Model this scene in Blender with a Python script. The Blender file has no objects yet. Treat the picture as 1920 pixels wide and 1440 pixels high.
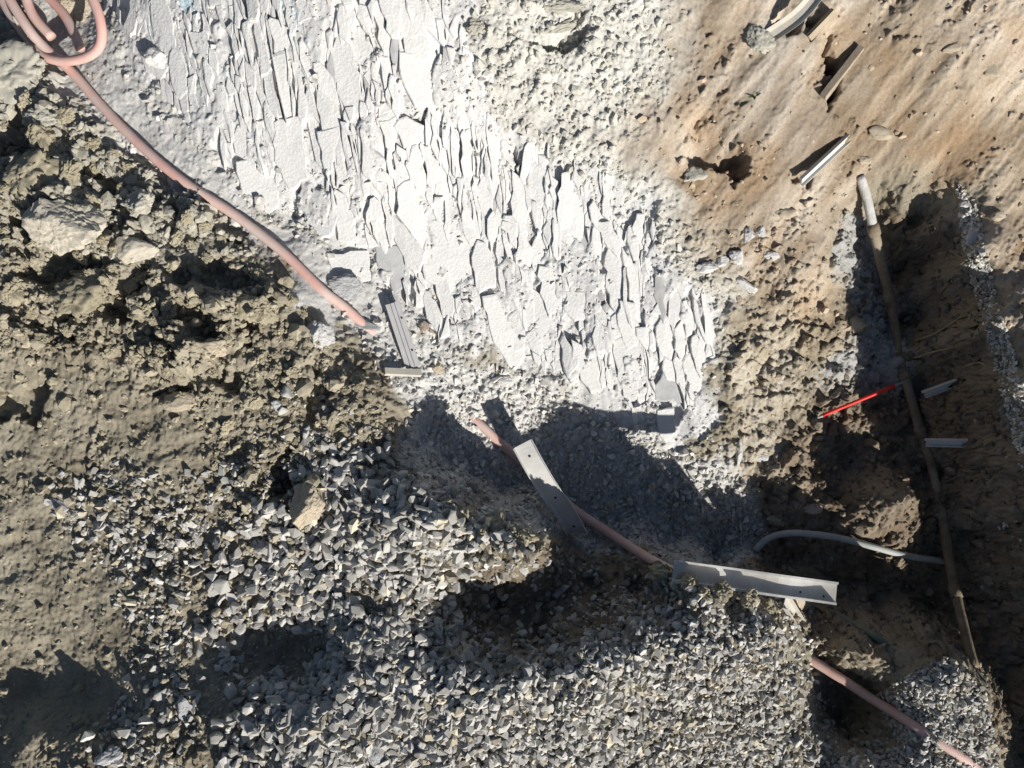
import bpy, bmesh, math, random
import numpy as np
from mathutils import Vector, Matrix, Euler, Quaternion

# ------------------------------------------------------------------ camera, sky, sun, exposure
SC = bpy.context.scene
COL = SC.collection
CAM = np.array((0.0, -0.30, 2.35)); TGT = np.array((0.0, 0.0, 0.0))
LENS = 32.0
cam_d = bpy.data.cameras.new('camera'); cam = bpy.data.objects.new('camera', cam_d); COL.objects.link(cam)
cam_d.lens = LENS; cam_d.sensor_width = 36.0; cam_d.clip_start = 0.05; cam_d.clip_end = 200.0
cam.location = CAM
cam.rotation_euler = Vector(TGT - CAM).to_track_quat('-Z', 'Y').to_euler()
SC.camera = cam

SUN_EL = math.radians(26.0)
SUN_H = np.array((0.57, -0.82)); SUN_H /= np.linalg.norm(SUN_H)
SUNV = Vector((SUN_H[0]*math.cos(SUN_EL), SUN_H[1]*math.cos(SUN_EL), math.sin(SUN_EL)))
world = bpy.data.worlds.new('World'); SC.world = world; world.use_nodes = True
wn = world.node_tree; bg = wn.nodes['Background']
sky = wn.nodes.new('ShaderNodeTexSky'); sky.sky_type = 'NISHITA'; sky.sun_disc = False
sky.sun_elevation = SUN_EL; sky.sun_rotation = math.atan2(SUN_H[0], SUN_H[1])
wn.links.new(sky.outputs[0], bg.inputs[0]); bg.inputs[1].default_value = 0.05
sun_d = bpy.data.lights.new('sun', 'SUN'); sun_d.energy = 5.0; sun_d.angle = math.radians(0.5)
sun_d.color = (1.0, 0.95, 0.87)
sun = bpy.data.objects.new('sun', sun_d); COL.objects.link(sun)
sun.rotation_euler = (-SUNV).to_track_quat('-Z', 'Y').to_euler(); sun.location = (2, -2, 4)
SC.view_settings.view_transform = 'Standard'; SC.view_settings.look = 'None'
SC.view_settings.exposure = 0.32; SC.view_settings.gamma = 1.0
SC.view_settings.use_curve_mapping = False
SC.render.resolution_x = 1024; SC.render.resolution_y = 768

# ------------------------------------------------------------------ pixel <-> world helpers (photograph is 1920 x 1440)
FW = (TGT - CAM)/np.linalg.norm(TGT - CAM)
RT = np.cross(FW, (0, 0, 1)); RT /= np.linalg.norm(RT)
RT = np.array((1.0, 0, 0)); UP = np.cross(RT, FW)
TH = 18.0/LENS
def P(px, py, z):
    """point at height z seen in the photograph at (px, py)"""
    u = (np.asarray(px, float) - 960)/960*TH; v = (720 - np.asarray(py, float))/960*TH
    dx = FW[0] + u*RT[0] + v*UP[0]; dy = FW[1] + u*RT[1] + v*UP[1]; dz = FW[2] + u*RT[2] + v*UP[2]
    t = (z - CAM[2])/dz
    return CAM[0] + dx*t, CAM[1] + dy*t
def proj(x, y, z):
    a = x - CAM[0]; b = y - CAM[1]; c = z - CAM[2]
    d = a*FW[0] + b*FW[1] + c*FW[2]
    return 960 + (a*RT[0] + b*RT[1] + c*RT[2])/d/TH*960, 720 - (a*UP[0] + b*UP[1] + c*UP[2])/d/TH*960
MPX = 0.001385   # metres per photograph pixel at z = 0

# ------------------------------------------------------------------ vectorised noise
def _hash(ix, iy, seed):
    h = (ix.astype(np.int64)*374761393 + iy.astype(np.int64)*668265263 + seed*1442695041) & 0xffffffff
    h = ((h ^ (h >> 13))*1274126177) & 0xffffffff
    h = ((h ^ (h >> 16))*2246822519) & 0xffffffff
    return (h ^ (h >> 15)) & 0xffffffff
def h01(ix, iy, seed): return (_hash(ix, iy, seed)/4294967295.0).astype(np.float32)
def perlin(x, y, seed=0):
    ix = np.floor(x); iy = np.floor(y); fx = (x - ix).astype(np.float32); fy = (y - iy).astype(np.float32)
    ix = ix.astype(np.int64); iy = iy.astype(np.int64)
    u = fx*fx*fx*(fx*(fx*6 - 15) + 10); v = fy*fy*fy*(fy*(fy*6 - 15) + 10)
    def g(dx, dy):
        a = h01(ix + dx, iy + dy, seed)*6.2831853
        return np.cos(a)*(fx - dx) + np.sin(a)*(fy - dy)
    n0 = g(0, 0)*(1 - u) + g(1, 0)*u; n1 = g(0, 1)*(1 - u) + g(1, 1)*u
    return (n0*(1 - v) + n1*v)*1.5
def fbm(x, y, seed=0, octv=4, gain=0.5, lac=2.03):
    s = 0; a = 1.0
    for o in range(octv):
        s = s + a*perlin(x, y, seed + o*17); x = x*lac + 3.1; y = y*lac + 7.7; a *= gain
    return s
WOFF = {}
def chunk(f1, f2, r, seed, tilt=1.3, edge=.22):
    """broken angular pieces: each cell a tilted facet that falls off at its joint"""
    ox, oy = WOFF[seed]
    g1 = ((r*71.7) % 1 - .5)*2*tilt; g2 = ((r*133.3) % 1 - .5)*2*tilt
    return np.maximum(0, (r*.8 + .2 + g1*ox + g2*oy)*sstep(0, edge, f2 - f1) + .25*(1 - f1))
def worley(x, y, seed=0, jit=0.95):
    """F1, F2 and a per-cell random number"""
    ix = np.floor(x).astype(np.int64); iy = np.floor(y).astype(np.int64)
    fx = (x - ix).astype(np.float32); fy = (y - iy).astype(np.float32)
    f1 = np.full(x.shape, 9.0, np.float32); f2 = f1.copy(); rid = np.zeros(x.shape, np.float32); ox = rid.copy(); oy = rid.copy()
    for dx in (-1, 0, 1):
        for dy in (-1, 0, 1):
            cx = ix + dx; cy = iy + dy
            px = dx + 0.5 + jit*(h01(cx, cy, seed) - 0.5); py = dy + 0.5 + jit*(h01(cx, cy, seed + 5) - 0.5)
            d = np.sqrt((px - fx)**2 + (py - fy)**2)
            m = d < f1
            f2 = np.where(m, f1, np.minimum(f2, d)); f1 = np.where(m, d, f1)
            rid = np.where(m, h01(cx, cy, seed + 9), rid); ox = np.where(m, fx - px, ox); oy = np.where(m, fy - py, oy)
    WOFF[seed] = (ox, oy)
    return f1, f2, rid
def sstep(a, b, x):
    t = np.clip((x - a)/(b - a), 0, 1); return t*t*(3 - 2*t)
RNG = random.Random(7); NR = np.random.RandomState(7)

# ------------------------------------------------------------------ large shape of the ground from levels (photo x, photo y, height)
LEV = [
 # left bank
 (-60,120,.02),(-80,300,.03),(20,260,.07),(100,420,.075),(60,330,.06),(220,440,.06),(300,420,.03),(320,500,.06),(430,520,.05),(0,600,.02),(200,600,.05),
 (0,800,-.05),(180,760,-.01),(300,800,.01),(450,640,.06),(560,560,.05),(520,700,.045),(600,660,.05),(620,760,.04),(690,740,.035),(650,660,.0),(0,1100,-.10),(200,1000,-.05),(300,1100,-.035),(150,1150,-.075),
 (0,1230,-.11),(60,1300,-.125),(150,1325,-.085),(240,1345,-.05),(310,1320,.0),(60,1385,-.03),(180,1395,-.02),(260,1400,-.01),(300,1440,.0),(0,1500,-.04),(420,1330,.015),
 (550,1000,.01),(430,960,-.01),(700,900,.04),(640,830,.03),(850,962,.085),(790,915,.07),(950,995,.10),(1005,1035,.095),(700,1060,.035),
 (530,1160,-.05),(530,1230,-.09),(450,1240,-.05),(600,1240,-.06),(640,1310,.05),(560,1330,.04),(470,1330,.03),(700,1200,.05),
 (900,1050,.05),(820,1100,.0),(880,1120,-.08),(930,1120,-.12),(1040,1120,-.14),(1000,1190,-.1),(880,1190,-.06),(1100,1160,-.06),(1130,1120,-.13),(1200,1110,-.12),(1060,1060,-.13),(1140,1080,-.15),
 (860,1260,.07),(980,1250,.085),(1100,1215,.09),(1200,1175,.085),(1280,1135,.06),(1380,1130,.035),(1470,1175,.035),(1495,1290,-.01),(1522,1390,-.07),
 (1400,1300,.005),(1200,1300,.045),(1000,1350,.05),(800,1350,.045),(700,1440,.03),(1000,1500,.01),(1400,1500,-.14),(1200,1430,-.04),
 # foot of the bank, floor of the cut
 (650,580,-.03),(700,640,-.045),(760,700,-.07),(820,760,-.1),(790,800,-.11),(830,870,-.13),(900,840,-.18),(960,850,-.2),(940,925,-.2),(880,885,-.17),(770,850,-.06),(1040,960,-.24),(1060,1000,-.22),(1150,1000,-.27),(1250,1028,-.25),(1340,1054,-.42),(1245,1072,.0),(1280,1084,.035),(1340,1098,.055),(1400,1114,.06),(1225,1085,-.05),(1240,1108,-.03),
 (880,720,-.13),(1000,780,-.2),(1150,900,-.27),(1300,960,-.38),(1380,930,-.44),
 # rock face
 (650,520,-.03),(800,560,-.05),(900,600,-.06),(1100,700,-.11),(1250,800,-.18),(1320,860,-.23),(540,420,.0),(500,340,.045),(700,300,.13),(900,300,.10),(1100,450,.0),(1250,600,-.08),(1320,560,-.08),
 (400,100,.16),(700,50,.27),(600,-40,.31),(200,60,.055),(180,20,.01),(80,30,.0),(250,250,.035),(130,150,.025),(60,90,.01),(900,50,.26),(300,-60,.19),(0,-80,.0),(380,250,.07),(300,130,.085),
 # sandy slope
 (1000,100,.22),(1200,100,.19),(1150,300,.08),(1300,350,.03),(1400,500,-.09),(1400,700,-.19),(1390,830,-.27),(1500,600,-.19),(1490,740,-.26),(1535,470,-.1),(1545,360,-.01),(1500,200,.11),(1600,200,.1),(1350,100,.16),
 (1450,50,.2),(1700,50,.2),(1900,50,.2),(1750,200,.12),(1900,300,.05),(1850,380,.015),(1920,480,.01),(2100,200,.06),(1990,350,.02),(2000,500,.01),(1500,-100,.26),(1900,-150,.28),(1000,-120,.33),
 # trench and the ground around it
 (1615,345,-.06),(1700,350,-.04),(1790,355,-.01),(1580,500,-.18),(1622,420,-.2),(1640,470,-.3),(1660,600,-.55),(1590,640,-.28),(1620,680,-.5),(1690,500,-.45),(1700,420,-.2),(1740,440,-.12),(1690,395,-.1),
 (1830,470,.0),(1860,600,.01),(1890,720,.01),(1925,860,.01),(1980,1000,.02),(2040,1150,.02),(2110,1350,.03),(2160,1500,.02),(2050,450,.01),(2100,650,.01),(2000,800,.01),
 (1705,600,-.55),(1780,600,-.17),(1725,720,-.58),(1810,720,-.17),(1760,880,-.6),(1845,880,-.17),(1795,1000,-.6),(1890,1000,-.17),(1830,1130,-.55),(1940,1150,-.17),(1760,520,-.15),
 (1545,800,-.5),(1560,740,-.42),(1640,800,-.62),(1720,800,-.63),(1600,880,-.6),(1550,900,-.55),(1650,945,-.2),(1700,925,-.2),(1740,1000,-.6),(1560,1000,-.58),(1440,1000,-.6),(1450,1060,-.62),
 (1600,1060,-.62),(1650,1100,-.68),(1760,1080,-.66),(1500,1090,-.6),(1480,930,-.5),(1560,1120,-.62),(1640,1135,-.65),(1740,1140,-.65),
 (1620,1222,-.06),(1740,1225,-.05),(1795,1238,-.05),(1530,1225,-.2),(1545,1290,-.32),(1575,1360,-.3),(1600,1285,-.25),(1640,1350,-.18),(1690,1290,-.06),(1720,1335,-.06),(1850,1300,-.07),(1860,1390,-.06),(1790,1420,-.05),(1700,1405,-.07),(1620,1420,-.06),(1560,1428,-.09),(1540,1418,-.085),(1900,1250,-.4),(1930,1400,-.3),(1750,1520,-.05),(1900,1550,-.1),(2050,1600,-.05),
]
LEV = np.array(LEV, float)
LEV[:, 2] = np.where(LEV[:, 2] < -.25, -.25 + (LEV[:, 2] + .25)*.3, LEV[:, 2])
lx, ly = P(LEV[:, 0], LEV[:, 1], LEV[:, 2]); lz = LEV[:, 2]
ring = [(2.6*math.cos(a), 2.3*math.sin(a)) for a in np.linspace(0, 2*math.pi, 24, endpoint=False)]
rz = [0.02 + (0.35*max(0, math.sin(a)) if math.sin(a) > 0 else -0.02) for a in np.linspace(0, 2*math.pi, 24, endpoint=False)]
lx = np.concatenate([lx, [r[0] for r in ring]]); ly = np.concatenate([ly, [r[1] for r in ring]]); lz = np.concatenate([lz, rz])
def _k(r): return -np.sqrt(r*r + 1e-4)
A = _k(np.hypot(lx[:, None] - lx[None], ly[:, None] - ly[None]))
n = len(lx); Q = np.column_stack([np.ones(n), lx, ly])
M = np.block([[A - 0.004*np.eye(n), Q], [Q.T, np.zeros((3, 3))]])
W = np.linalg.solve(M, np.concatenate([lz, np.zeros(3)]))
cgx = np.linspace(-2.7, 2.7, 300); cgy = np.linspace(-2.4, 2.4, 270)
GX, GY = np.meshgrid(cgx, cgy)
CZ = np.full(GX.shape, W[n]) + W[n+1]*GX + W[n+2]*GY
for i in range(n): CZ += W[i]*_k(np.hypot(GX - lx[i], GY - ly[i]))
def bil(gx, gy, Z, x, y):
    i = np.clip(np.searchsorted(gx, x) - 1, 0, len(gx) - 2); j = np.clip(np.searchsorted(gy, y) - 1, 0, len(gy) - 2)
    u = np.clip((x - gx[i])/(gx[i+1] - gx[i]), 0, 1); v = np.clip((y - gy[j])/(gy[j+1] - gy[j]), 0, 1)
    return (Z[j, i]*(1-u) + Z[j, i+1]*u)*(1-v) + (Z[j+1, i]*(1-u) + Z[j+1, i+1]*u)*v
def Hs(x, y):
    """large shape only"""
    return bil(cgx, cgy, CZ, np.asarray(x, float), np.asarray(y, float))

# ------------------------------------------------------------------ zones, drawn in photograph coordinates
RS = 4
RX = np.arange(-480, 2500, RS, dtype=float); RY = np.arange(-480, 1900, RS, dtype=float)
RGX, RGY = np.meshgrid(RX, RY)
def poly_sd(poly):
    p = np.array(poly, float); d = np.full(RGX.shape, 1e9); ins = np.zeros(RGX.shape, bool)
    for k in range(len(p)):
        a = p[k]; b = p[(k+1) % len(p)]; ab = b - a
        t = np.clip(((RGX - a[0])*ab[0] + (RGY - a[1])*ab[1])/(ab@ab + 1e-9), 0, 1)
        d = np.minimum(d, np.hypot(RGX - a[0] - t*ab[0], RGY - a[1] - t*ab[1]))
        c = ((a[1] > RGY) != (b[1] > RGY))
        with np.errstate(divide='ignore', invalid='ignore'):
            xx = a[0] + (RGY - a[1])*ab[0]/(ab[1] if ab[1] != 0 else 1e-9)
        ins ^= c & (RGX < xx)
    return np.where(ins, d, -d)
ZONE = {k: poly_sd(v) for k, v in {
 'rock': [(150,-200),(870,-200),(895,80),(940,200),(1010,270),(1150,330),(1240,440),(1300,520),(1350,570),(1335,700),(1325,800),(1300,850),(1230,830),(1100,745),(1000,700),(930,650),(830,640),(780,575),(640,480),(560,430),(450,360),(330,240),(240,120)],
 'sand': [(1230,-480),(2600,-480),(2600,1000),(1960,820),(1900,700),(1860,560),(1800,370),(1700,330),(1620,330),(1560,480),(1600,600),(1540,720),(1480,800),(1420,910),(1380,890),(1365,700),(1365,560),(1330,470),(1270,400),(1190,330),(1130,270),(1250,160)],
 'pale': [(860,-480),(1240,-480),(1265,130),(1130,260),(1240,360),(1300,480),(1370,560),(1360,640),(1300,520),(1000,280),(930,210),(880,60)],
 'pit': [(100,-480),(150,-40),(240,130),(330,250),(460,370),(560,450),(640,480),(780,560),(830,640),(1000,700),(1230,830),(1330,860),(1400,900),(1440,1000),(1380,1080),(1270,1060),(1010,990),(860,930),(730,860),(770,760),(700,690),(640,600),(540,510),(400,400),(270,300),(150,180),(90,100),(-30,-60),(-100,-480)],
 'trench': [(1610,400),(1790,405),(1830,560),(1900,800),(1960,900),(2150,1400),(1890,1440),(1840,1230),(1500,1200),(1380,1080),(1440,1000),(1400,900),(1540,720),(1600,600),(1570,500)],
 'gravel': [(470,1500),(440,1380),(470,1290),(400,1180),(440,1040),(540,960),(590,900),(700,860),(770,890),(950,990),(900,1060),(800,1080),(840,1220),(960,1240),(1100,1190),(1280,1120),(1400,1110),(1490,1180),(1535,1400),(1620,1420),(1700,1500)],
 'ledge': [(1790,330),(1830,380),(1870,560),(1920,720),(1970,900),(2060,1150),(2000,1100),(1900,830),(1850,640),(1800,450)],
 'lowgravel': [(1640,1300),(1780,1225),(1850,1300),(1890,1500),(1520,1520),(1560,1420),(1680,1400)],
 'hollow': [(830,1090),(930,1050),(1010,1020),(1100,1040),(1270,1070),(1480,1150),(1400,1100),(1280,1120),(1100,1190),(960,1230),(860,1210)],
 'scatter': [(60,900),(240,850),(330,900),(520,780),(540,720),(640,740),(760,880),(600,960),(420,1010),(350,1150),(390,1260),(360,1440),(380,1520),(150,1520),(160,1380),(230,1280),(200,1100),(80,960)],
 'smooth': [(-300,660),(180,660),(330,740),(420,860),(330,900),(240,880),(260,1000),(280,1280),(300,1500),(-300,1500)],
}.items()}
def zone(k, px, py): return bil(RX, RY, ZONE[k], px, py)

# ------------------------------------------------------------------ fine ground grid
STEP = 0.0034
def axis(a, b):
    core = np.arange(a, b, STEP); out = []; s = STEP; v = 0
    for _ in range(75): s *= 1.09; v += s; out.append(v)
    out = np.array(out)
    return np.concatenate([(a - out)[::-1], core, core[-1] + out])
AX = axis(-1.48, 1.78); AY = axis(-1.22, 1.22)
X, Y = np.meshgrid(AX, AY); NYg, NXg = X.shape
edge = np.maximum(np.abs(X)/2.6, np.abs(Y)/2.3)
Z0 = Hs(np.clip(X, -2.69, 2.69), np.clip(Y, -2.39, 2.39))
Z0 = Z0*(1 - sstep(.8, 1.1, edge)) + (0.03 + 0.1*sstep(-2, 4, Y))*sstep(.8, 1.1, edge)
PX, PY = proj(X, Y, Z0)
PX = np.clip(PX, -470, 2490); PY = np.clip(PY, -470, 1890)
jx = fbm(X*7, Y*7, 3, 5, .6)*36; jy = fbm(X*7, Y*7, 91, 5, .6)*36
z = {k: zone(k, PX + jx, PY + jy) for k in ZONE}
def soft(k, w): return sstep(-w, w, z[k]).astype(np.float32)
mR = soft('rock', 14); mS = soft('sand', 40); mG = soft('pale', 60); mP = soft('pit', 16); mT = soft('trench', 14)
mV = soft('gravel', 22); mL = soft('ledge', 10); mLV = soft('lowgravel', 14); mH = soft('hollow', 14); mSm = soft('smooth', 60)
mSc = soft('scatter', 40)
one = np.ones_like(mR)
# weights of the kinds of ground, later ones lie over earlier ones
w = {'soil': one.copy()}
def over(k, m):
    for q in w: w[q] = w[q]*(1 - m)
    w[k] = w.get(k, 0) + m
over('sand', mS); over('pale', mG); over('trench', mT); over('pit', mP*(1 - mT)); over('rock', mR); over('gravel', mV); over('gravel', mL); over('gravel', mLV); over('hollow', mH*(1-mV))

# relief
def dome(f1, k=1.0): return np.sqrt(np.clip(1 - (f1*k)**2, 0, 1))
wx = X + 0.006*perlin(X*30, Y*30, 5); wy = Y + 0.006*perlin(X*30, Y*30, 6)
a1, a2, ar = worley(wx*11, wy*11, 11); b1, b2, br = worley(wx*26, wy*26, 12); c1, c2, cr = worley(wx*62, wy*62, 13); d1, d2, dr = worley(wx*130, wy*130, 14)
f_big = fbm(X*5, Y*5, 21, 3); f_mid = fbm(X*22, Y*22, 22, 4); f_fine = fbm(X*90, Y*90, 23, 3)
amp_ = np.clip(.8 + 1.3*fbm(X*5, Y*5, 77, 4), .05, 2.0)
ka = chunk(a1, a2, ar, 11); kb = chunk(b1, b2, br, 12); kc = chunk(c1, c2, cr, 13); kd = chunk(d1, d2, dr, 14)
clod = (.5*dome(a1, 1.25)*ar + .5*ka*ar)*0.036 + (.3*dome(b1, 1.2) + .7*kb)*br*0.017 + kc*cr*0.0105 + kd*dr*.006
clod += 0.012*f_mid + 0.012*f_big + .0016*f_fine
crumb = kb*br*0.012*sstep(.6, .98, br) + kc*sstep(.5, 1, cr)*0.0105 + kd*dr*0.0070 + .008*f_big + .007*f_mid + .0018*f_fine
sm = (kc*sstep(.72, 1, cr)*0.009 + kd*sstep(.5, 1, dr)*0.0045)*(.25 + .75*sstep(.0, .5, fbm(X*6, Y*6, 48, 3))) + .005*f_mid + .0008*f_fine + .0013*f_fine + 0.01*f_big
rip = np.sin((Y*75 + X*16) + 4.0*perlin(X*9, Y*9, 44))*0.0036*sstep(-.2, .3, perlin(X*4, Y*4, 45))
sm = sm + rip
clodmask = sstep(-.1, .35, fbm((PX - 250)/420, (PY - 480)/420, 31, 2) + 0.5 - np.hypot((PX - 260)/620, (PY - 420)/480)*.8).astype(np.float32)
soil = (clod*clodmask + crumb*(1 - clodmask))*(.25*(1 - clodmask) + .45*clodmask + .6*amp_) + .018*fbm(X*8, Y*8, 78, 3)*clodmask
soil = soil*(1 - mSm*.92) + sm*mSm*.92
# sand: streaks run down the slope towards the lower left
sa = math.radians(52); su = X*math.cos(sa) + Y*math.sin(sa); sv = -X*math.sin(sa) + Y*math.cos(sa)
streak = fbm(sv*26, su*4.5, 51, 4)
hole = -0.018*sstep(.62, .95, h01(np.floor(X*7).astype(int), np.floor(Y*7).astype(int), 3)*0 + perlin(sv*9, su*5, 52) + .35*perlin(X*25, Y*25, 53))
sand = .0035*streak + .45*hole + .011*fbm(sv*8, su*2.4, 57, 3) + (kc*sstep(.75, 1, cr)*0.009 + kd*sstep(.5, 1, dr)*0.0042)*sstep(.05, .5, fbm(X*5, Y*5, 59, 3)) + .0024*f_mid + .0017*f_fine
rough = sstep(-.25, .45, fbm(X*4, Y*4, 55, 3)) * sstep(330, 640, PY + (1600 - PX)*.12)
rough = np.clip(rough + .8*sstep(520, 620, PY)*sstep(1640, 1560, PX), 0, 1)
sand = sand + rough*(kb*br*0.020 + kc*cr*0.011 + dome(a1, 1.2)*ar*.018)
pale = (kb*sstep(.65, 1, br)*0.011 + kc*sstep(.55, 1, cr)*0.008)*(.3 + .7*sstep(-.1, .5, fbm(X*6, Y*6, 49, 3))) + kd*dr*0.0038 + .006*f_mid + .0015*f_fine
pit = kc*cr*0.008 + kd*dr*0.0055 + .008*f_mid + .0015*f_fine + dome(b1, 1.2)*sstep(.6, 1, br)*.011
# rock: split plates standing nearly upright in the photograph
ra = math.radians(-9); ru = X*math.cos(ra) - Y*math.sin(ra) + 0.02*perlin(X*5, Y*5, 61); rv = X*math.sin(ra) + Y*math.cos(ra)
r1, r2, rr = worley(ru*34, rv*13, 62); s1, s2, sr = worley(ru*80, rv*30, 63)
dustfill = np.clip(sstep(-.1, .5, fbm(X*6, Y*4, 67, 3) + .05) *.85 + sstep(560, 300, PX + .25*PY)*.6, 0, .95)
cover = sstep(.24, .55, fbm(X*7, Y*5, 68, 4) + .12*sstep(600, 300, PX))
rock = -.016 + .0155*dustfill + (.0195 - .0155*dustfill)*cover + .003*fbm(X*16, Y*9, 64, 3) + (sr - .5)*0.0025 + .0014*f_mid + .0007*f_fine + kd*sstep(.72, 1, dr)*.0033 + (rr - .5)*.003*dustfill - .004*np.maximum(dustfill, cover)*sstep(.06, 0, r2 - r1)*sstep(.45, .8, rr)
trench = dome(a1, 1.2)*ar*.025 + kb*br*0.018 + kc*cr*0.009 + .016*f_mid + .0018*f_fine + dome(d1, 1.05)*dr*0.003
grav = dome(c1, 1.1)*cr*0.008 + dome(d1, 1.05)*dr*0.004 + .008*f_mid
hollow = dome(c1, 1.1)*cr*0.009 + dome(d1, 1.05)*dr*0.004 + .014*f_mid + .0016*f_fine + dome(b1, 1.2)*br*.010
pit = pit*(1 - .75*sstep(820, 560, PY))
REL = {'soil': soil, 'sand': sand, 'pale': pale, 'pit': pit, 'rock': rock, 'trench': trench, 'gravel': grav, 'hollow': hollow}
Z = Z0.copy()
fade = 1 - sstep(.62, .9, edge)
for k in w: Z = Z + w[k]*REL[k]*fade
# hollows between the heaped clods, gaps in the slope (photo x, photo y, half width, half height, turn, depth)
for dx_, dy_, ra_, rb_, tr_, dp_ in ((15,265,60,34,30,.075),(95,500,60,34,10,.06),(235,560,58,36,60,.07),(385,520,70,34,-10,.06),(355,610,46,22,-35,.05),(190,345,40,20,-30,.05),(215,415,30,40,0,.05),(35,440,24,60,0,.06),(60,180,50,16,20,.04),
      (425,705,30,20,-30,.04),(535,885,24,44,0,.085),(330,730,30,14,0,.03),(30,760,60,24,10,.04),(280,300,60,14,-40,.03),(420,425,50,18,-35,.035),(150,500,40,20,0,.04),(100,620,40,18,20,.03),(480,640,34,16,-20,.04),(590,740,20,40,20,.03),
      (1560,140,15,58,-16,.10),(1480,30,34,26,30,.08),(1350,285,44,34,-40,.05),(1375,310,22,20,0,.04),(1050,50,60,12,12,.045),(1085,65,30,12,0,.04),(1040,62,24,10,0,.03),(1540,45,16,24,-30,.05),(1515,345,22,14,20,.03),
      (800,225,10,26,0,.035),(808,325,7,30,4,.035),(565,375,9,44,4,.03),(1218,730,8,18,0,.03),(845,70,9,28,-8,.03),(965,290,7,34,6,.03),(1388,545,12,10,0,.02),(1390,650,12,10,0,.02),(690,150,6,30,0,.02),(530,310,7,36,10,.02)):
    tr_ = math.radians(tr_); ex = PX - dx_ + jx*.9; ey = PY - dy_ + jy*.9
    uu = (ex*math.cos(tr_) - ey*math.sin(tr_))/ra_; vv = (ex*math.sin(tr_) + ey*math.cos(tr_))/rb_
    Z = Z - dp_*sstep(1.25, .55, np.sqrt(uu*uu + vv*vv))
Z = Z.astype(np.float64)
def H(x, y): return bil(AX, AY, Z, np.asarray(x, float), np.asarray(y, float))
def ground(px, py, off=0.0):
    """first ground point on the sight line of a photograph pixel"""
    zz = np.linspace(0.75, -1.1, 900); x, y = P(px, py, zz)
    k = int(np.argmax(H(x, y) >= zz))
    return Vector((float(x[k]), float(y[k]), float(H(x[k], y[k])) + off))
def normal(x, y, e=0.02):
    return Vector((float(Hs(x - e, y) - Hs(x + e, y)), float(Hs(x, y - e) - Hs(x, y + e)), 2*e)).normalized()

# base colours of the ground (dry albedo)
def rgb(*c): return np.array(c, np.float32)
n1 = fbm(X*7, Y*7, 71, 4); n2 = fbm(X*40, Y*40, 72, 3); n3 = perlin(X*2.3, Y*2.3, 73)
def lerp(a, b, t): return a[None, None, :]*(1 - t[..., None]) + b[None, None, :]*t[..., None]
t1 = np.clip(.5 + .55*n1, 0, 1); t2 = np.clip(.5 + .6*n2, 0, 1); t3 = np.clip(.5 + .8*n3 + .3*n1, 0, 1)
grey_top = sstep(700, 250, PY + .35*np.abs(PX - 300)).astype(np.float32)
soilc = lerp(rgb(.22, .193, .145), rgb(.335, .305, .24), t1)
soilc = soilc*(1 - .75*grey_top[..., None]) + lerp(rgb(.36, .35, .30), rgb(.45, .44, .39), t2)*.75*grey_top[..., None]
sandc = lerp(rgb(.31, .245, .18), rgb(.52, .455, .375), np.clip(.45 + .6*streak + .3*n1, 0, 1))
orange = .7*sstep(.25, .7, fbm(X*5.5, Y*5.5, 75, 3))
sandc = sandc*(1 - .5*orange[..., None]) + rgb(.40, .27, .16)[None, None]*.5*orange[..., None]
brownband = (sstep(60, 0, np.abs(PY - (430 - .35*(PX - 1100)) ) - 20)*sstep(1120, 1250, PX)*sstep(1520, 1400, PX)).astype(np.float32)*.5
sandc = sandc*(1 - brownband[..., None]) + rgb(.36, .23, .12)[None, None]*brownband[..., None]
lowgrey = (.75*sstep(480, 640, PY + 40*n1)*sstep(1700, 1600, PX)).astype(np.float32)
sandc = sandc*(1 - lowgrey[..., None]) + lerp(rgb(.30, .265, .20), rgb(.43, .40, .335), t2)*lowgrey[..., None]
bandp = np.clip(.5 + 1.1*fbm(sv*7, su*1.6, 58, 3), 0, 1)
broad = np.clip(.5 + 1.2*fbm(X*2.6, Y*2.6, 60, 3), 0, 1)
sandc = sandc*(.76 + .38*bandp[..., None])*(1 + (broad[..., None] - .5)*np.array([.26, .34, .46], np.float32)[None, None])
palec = lerp(rgb(.50, .49, .455), rgb(.63, .62, .59), t1)
palec = palec*(1 - .25*sstep(.3, .8, n2)[..., None]) + rgb(.36, .32, .2)[None, None]*(.25*sstep(.3, .8, n2)[..., None])
pitc = lerp(rgb(.36, .355, .34), rgb(.52, .515, .50), t1)
dustup = (sstep(960, 740, PY)*.9).astype(np.float32)
pitc = pitc*(1 - dustup[..., None]) + rgb(.57, .565, .55)[None, None]*dustup[..., None]
rockc = lerp(rgb(.54, .54, .54), rgb(.61, .61, .605), t1)
chalk = (.8*sstep(.2, .6, fbm(X*10, Y*10, 79, 3))*sstep(230, 60, PY)*sstep(270, 330, PX)*sstep(700, 560, PX)).astype(np.float32)
rockc = rockc*(1 - chalk[..., None]) + rgb(.42, .56, .62)[None, None]*chalk[..., None]
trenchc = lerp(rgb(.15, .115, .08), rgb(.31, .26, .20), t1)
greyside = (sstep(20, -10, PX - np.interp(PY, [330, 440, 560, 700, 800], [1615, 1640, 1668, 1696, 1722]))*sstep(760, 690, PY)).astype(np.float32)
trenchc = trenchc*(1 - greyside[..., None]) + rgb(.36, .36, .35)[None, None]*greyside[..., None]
gravc = lerp(rgb(.20, .18, .14), rgb(.31, .28, .225), t2)
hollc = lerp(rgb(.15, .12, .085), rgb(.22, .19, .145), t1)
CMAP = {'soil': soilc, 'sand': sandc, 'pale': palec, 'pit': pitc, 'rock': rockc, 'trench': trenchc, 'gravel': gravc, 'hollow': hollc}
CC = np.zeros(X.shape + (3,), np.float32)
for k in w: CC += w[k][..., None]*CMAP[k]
CC = np.clip(CC, .02, .8)

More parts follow.
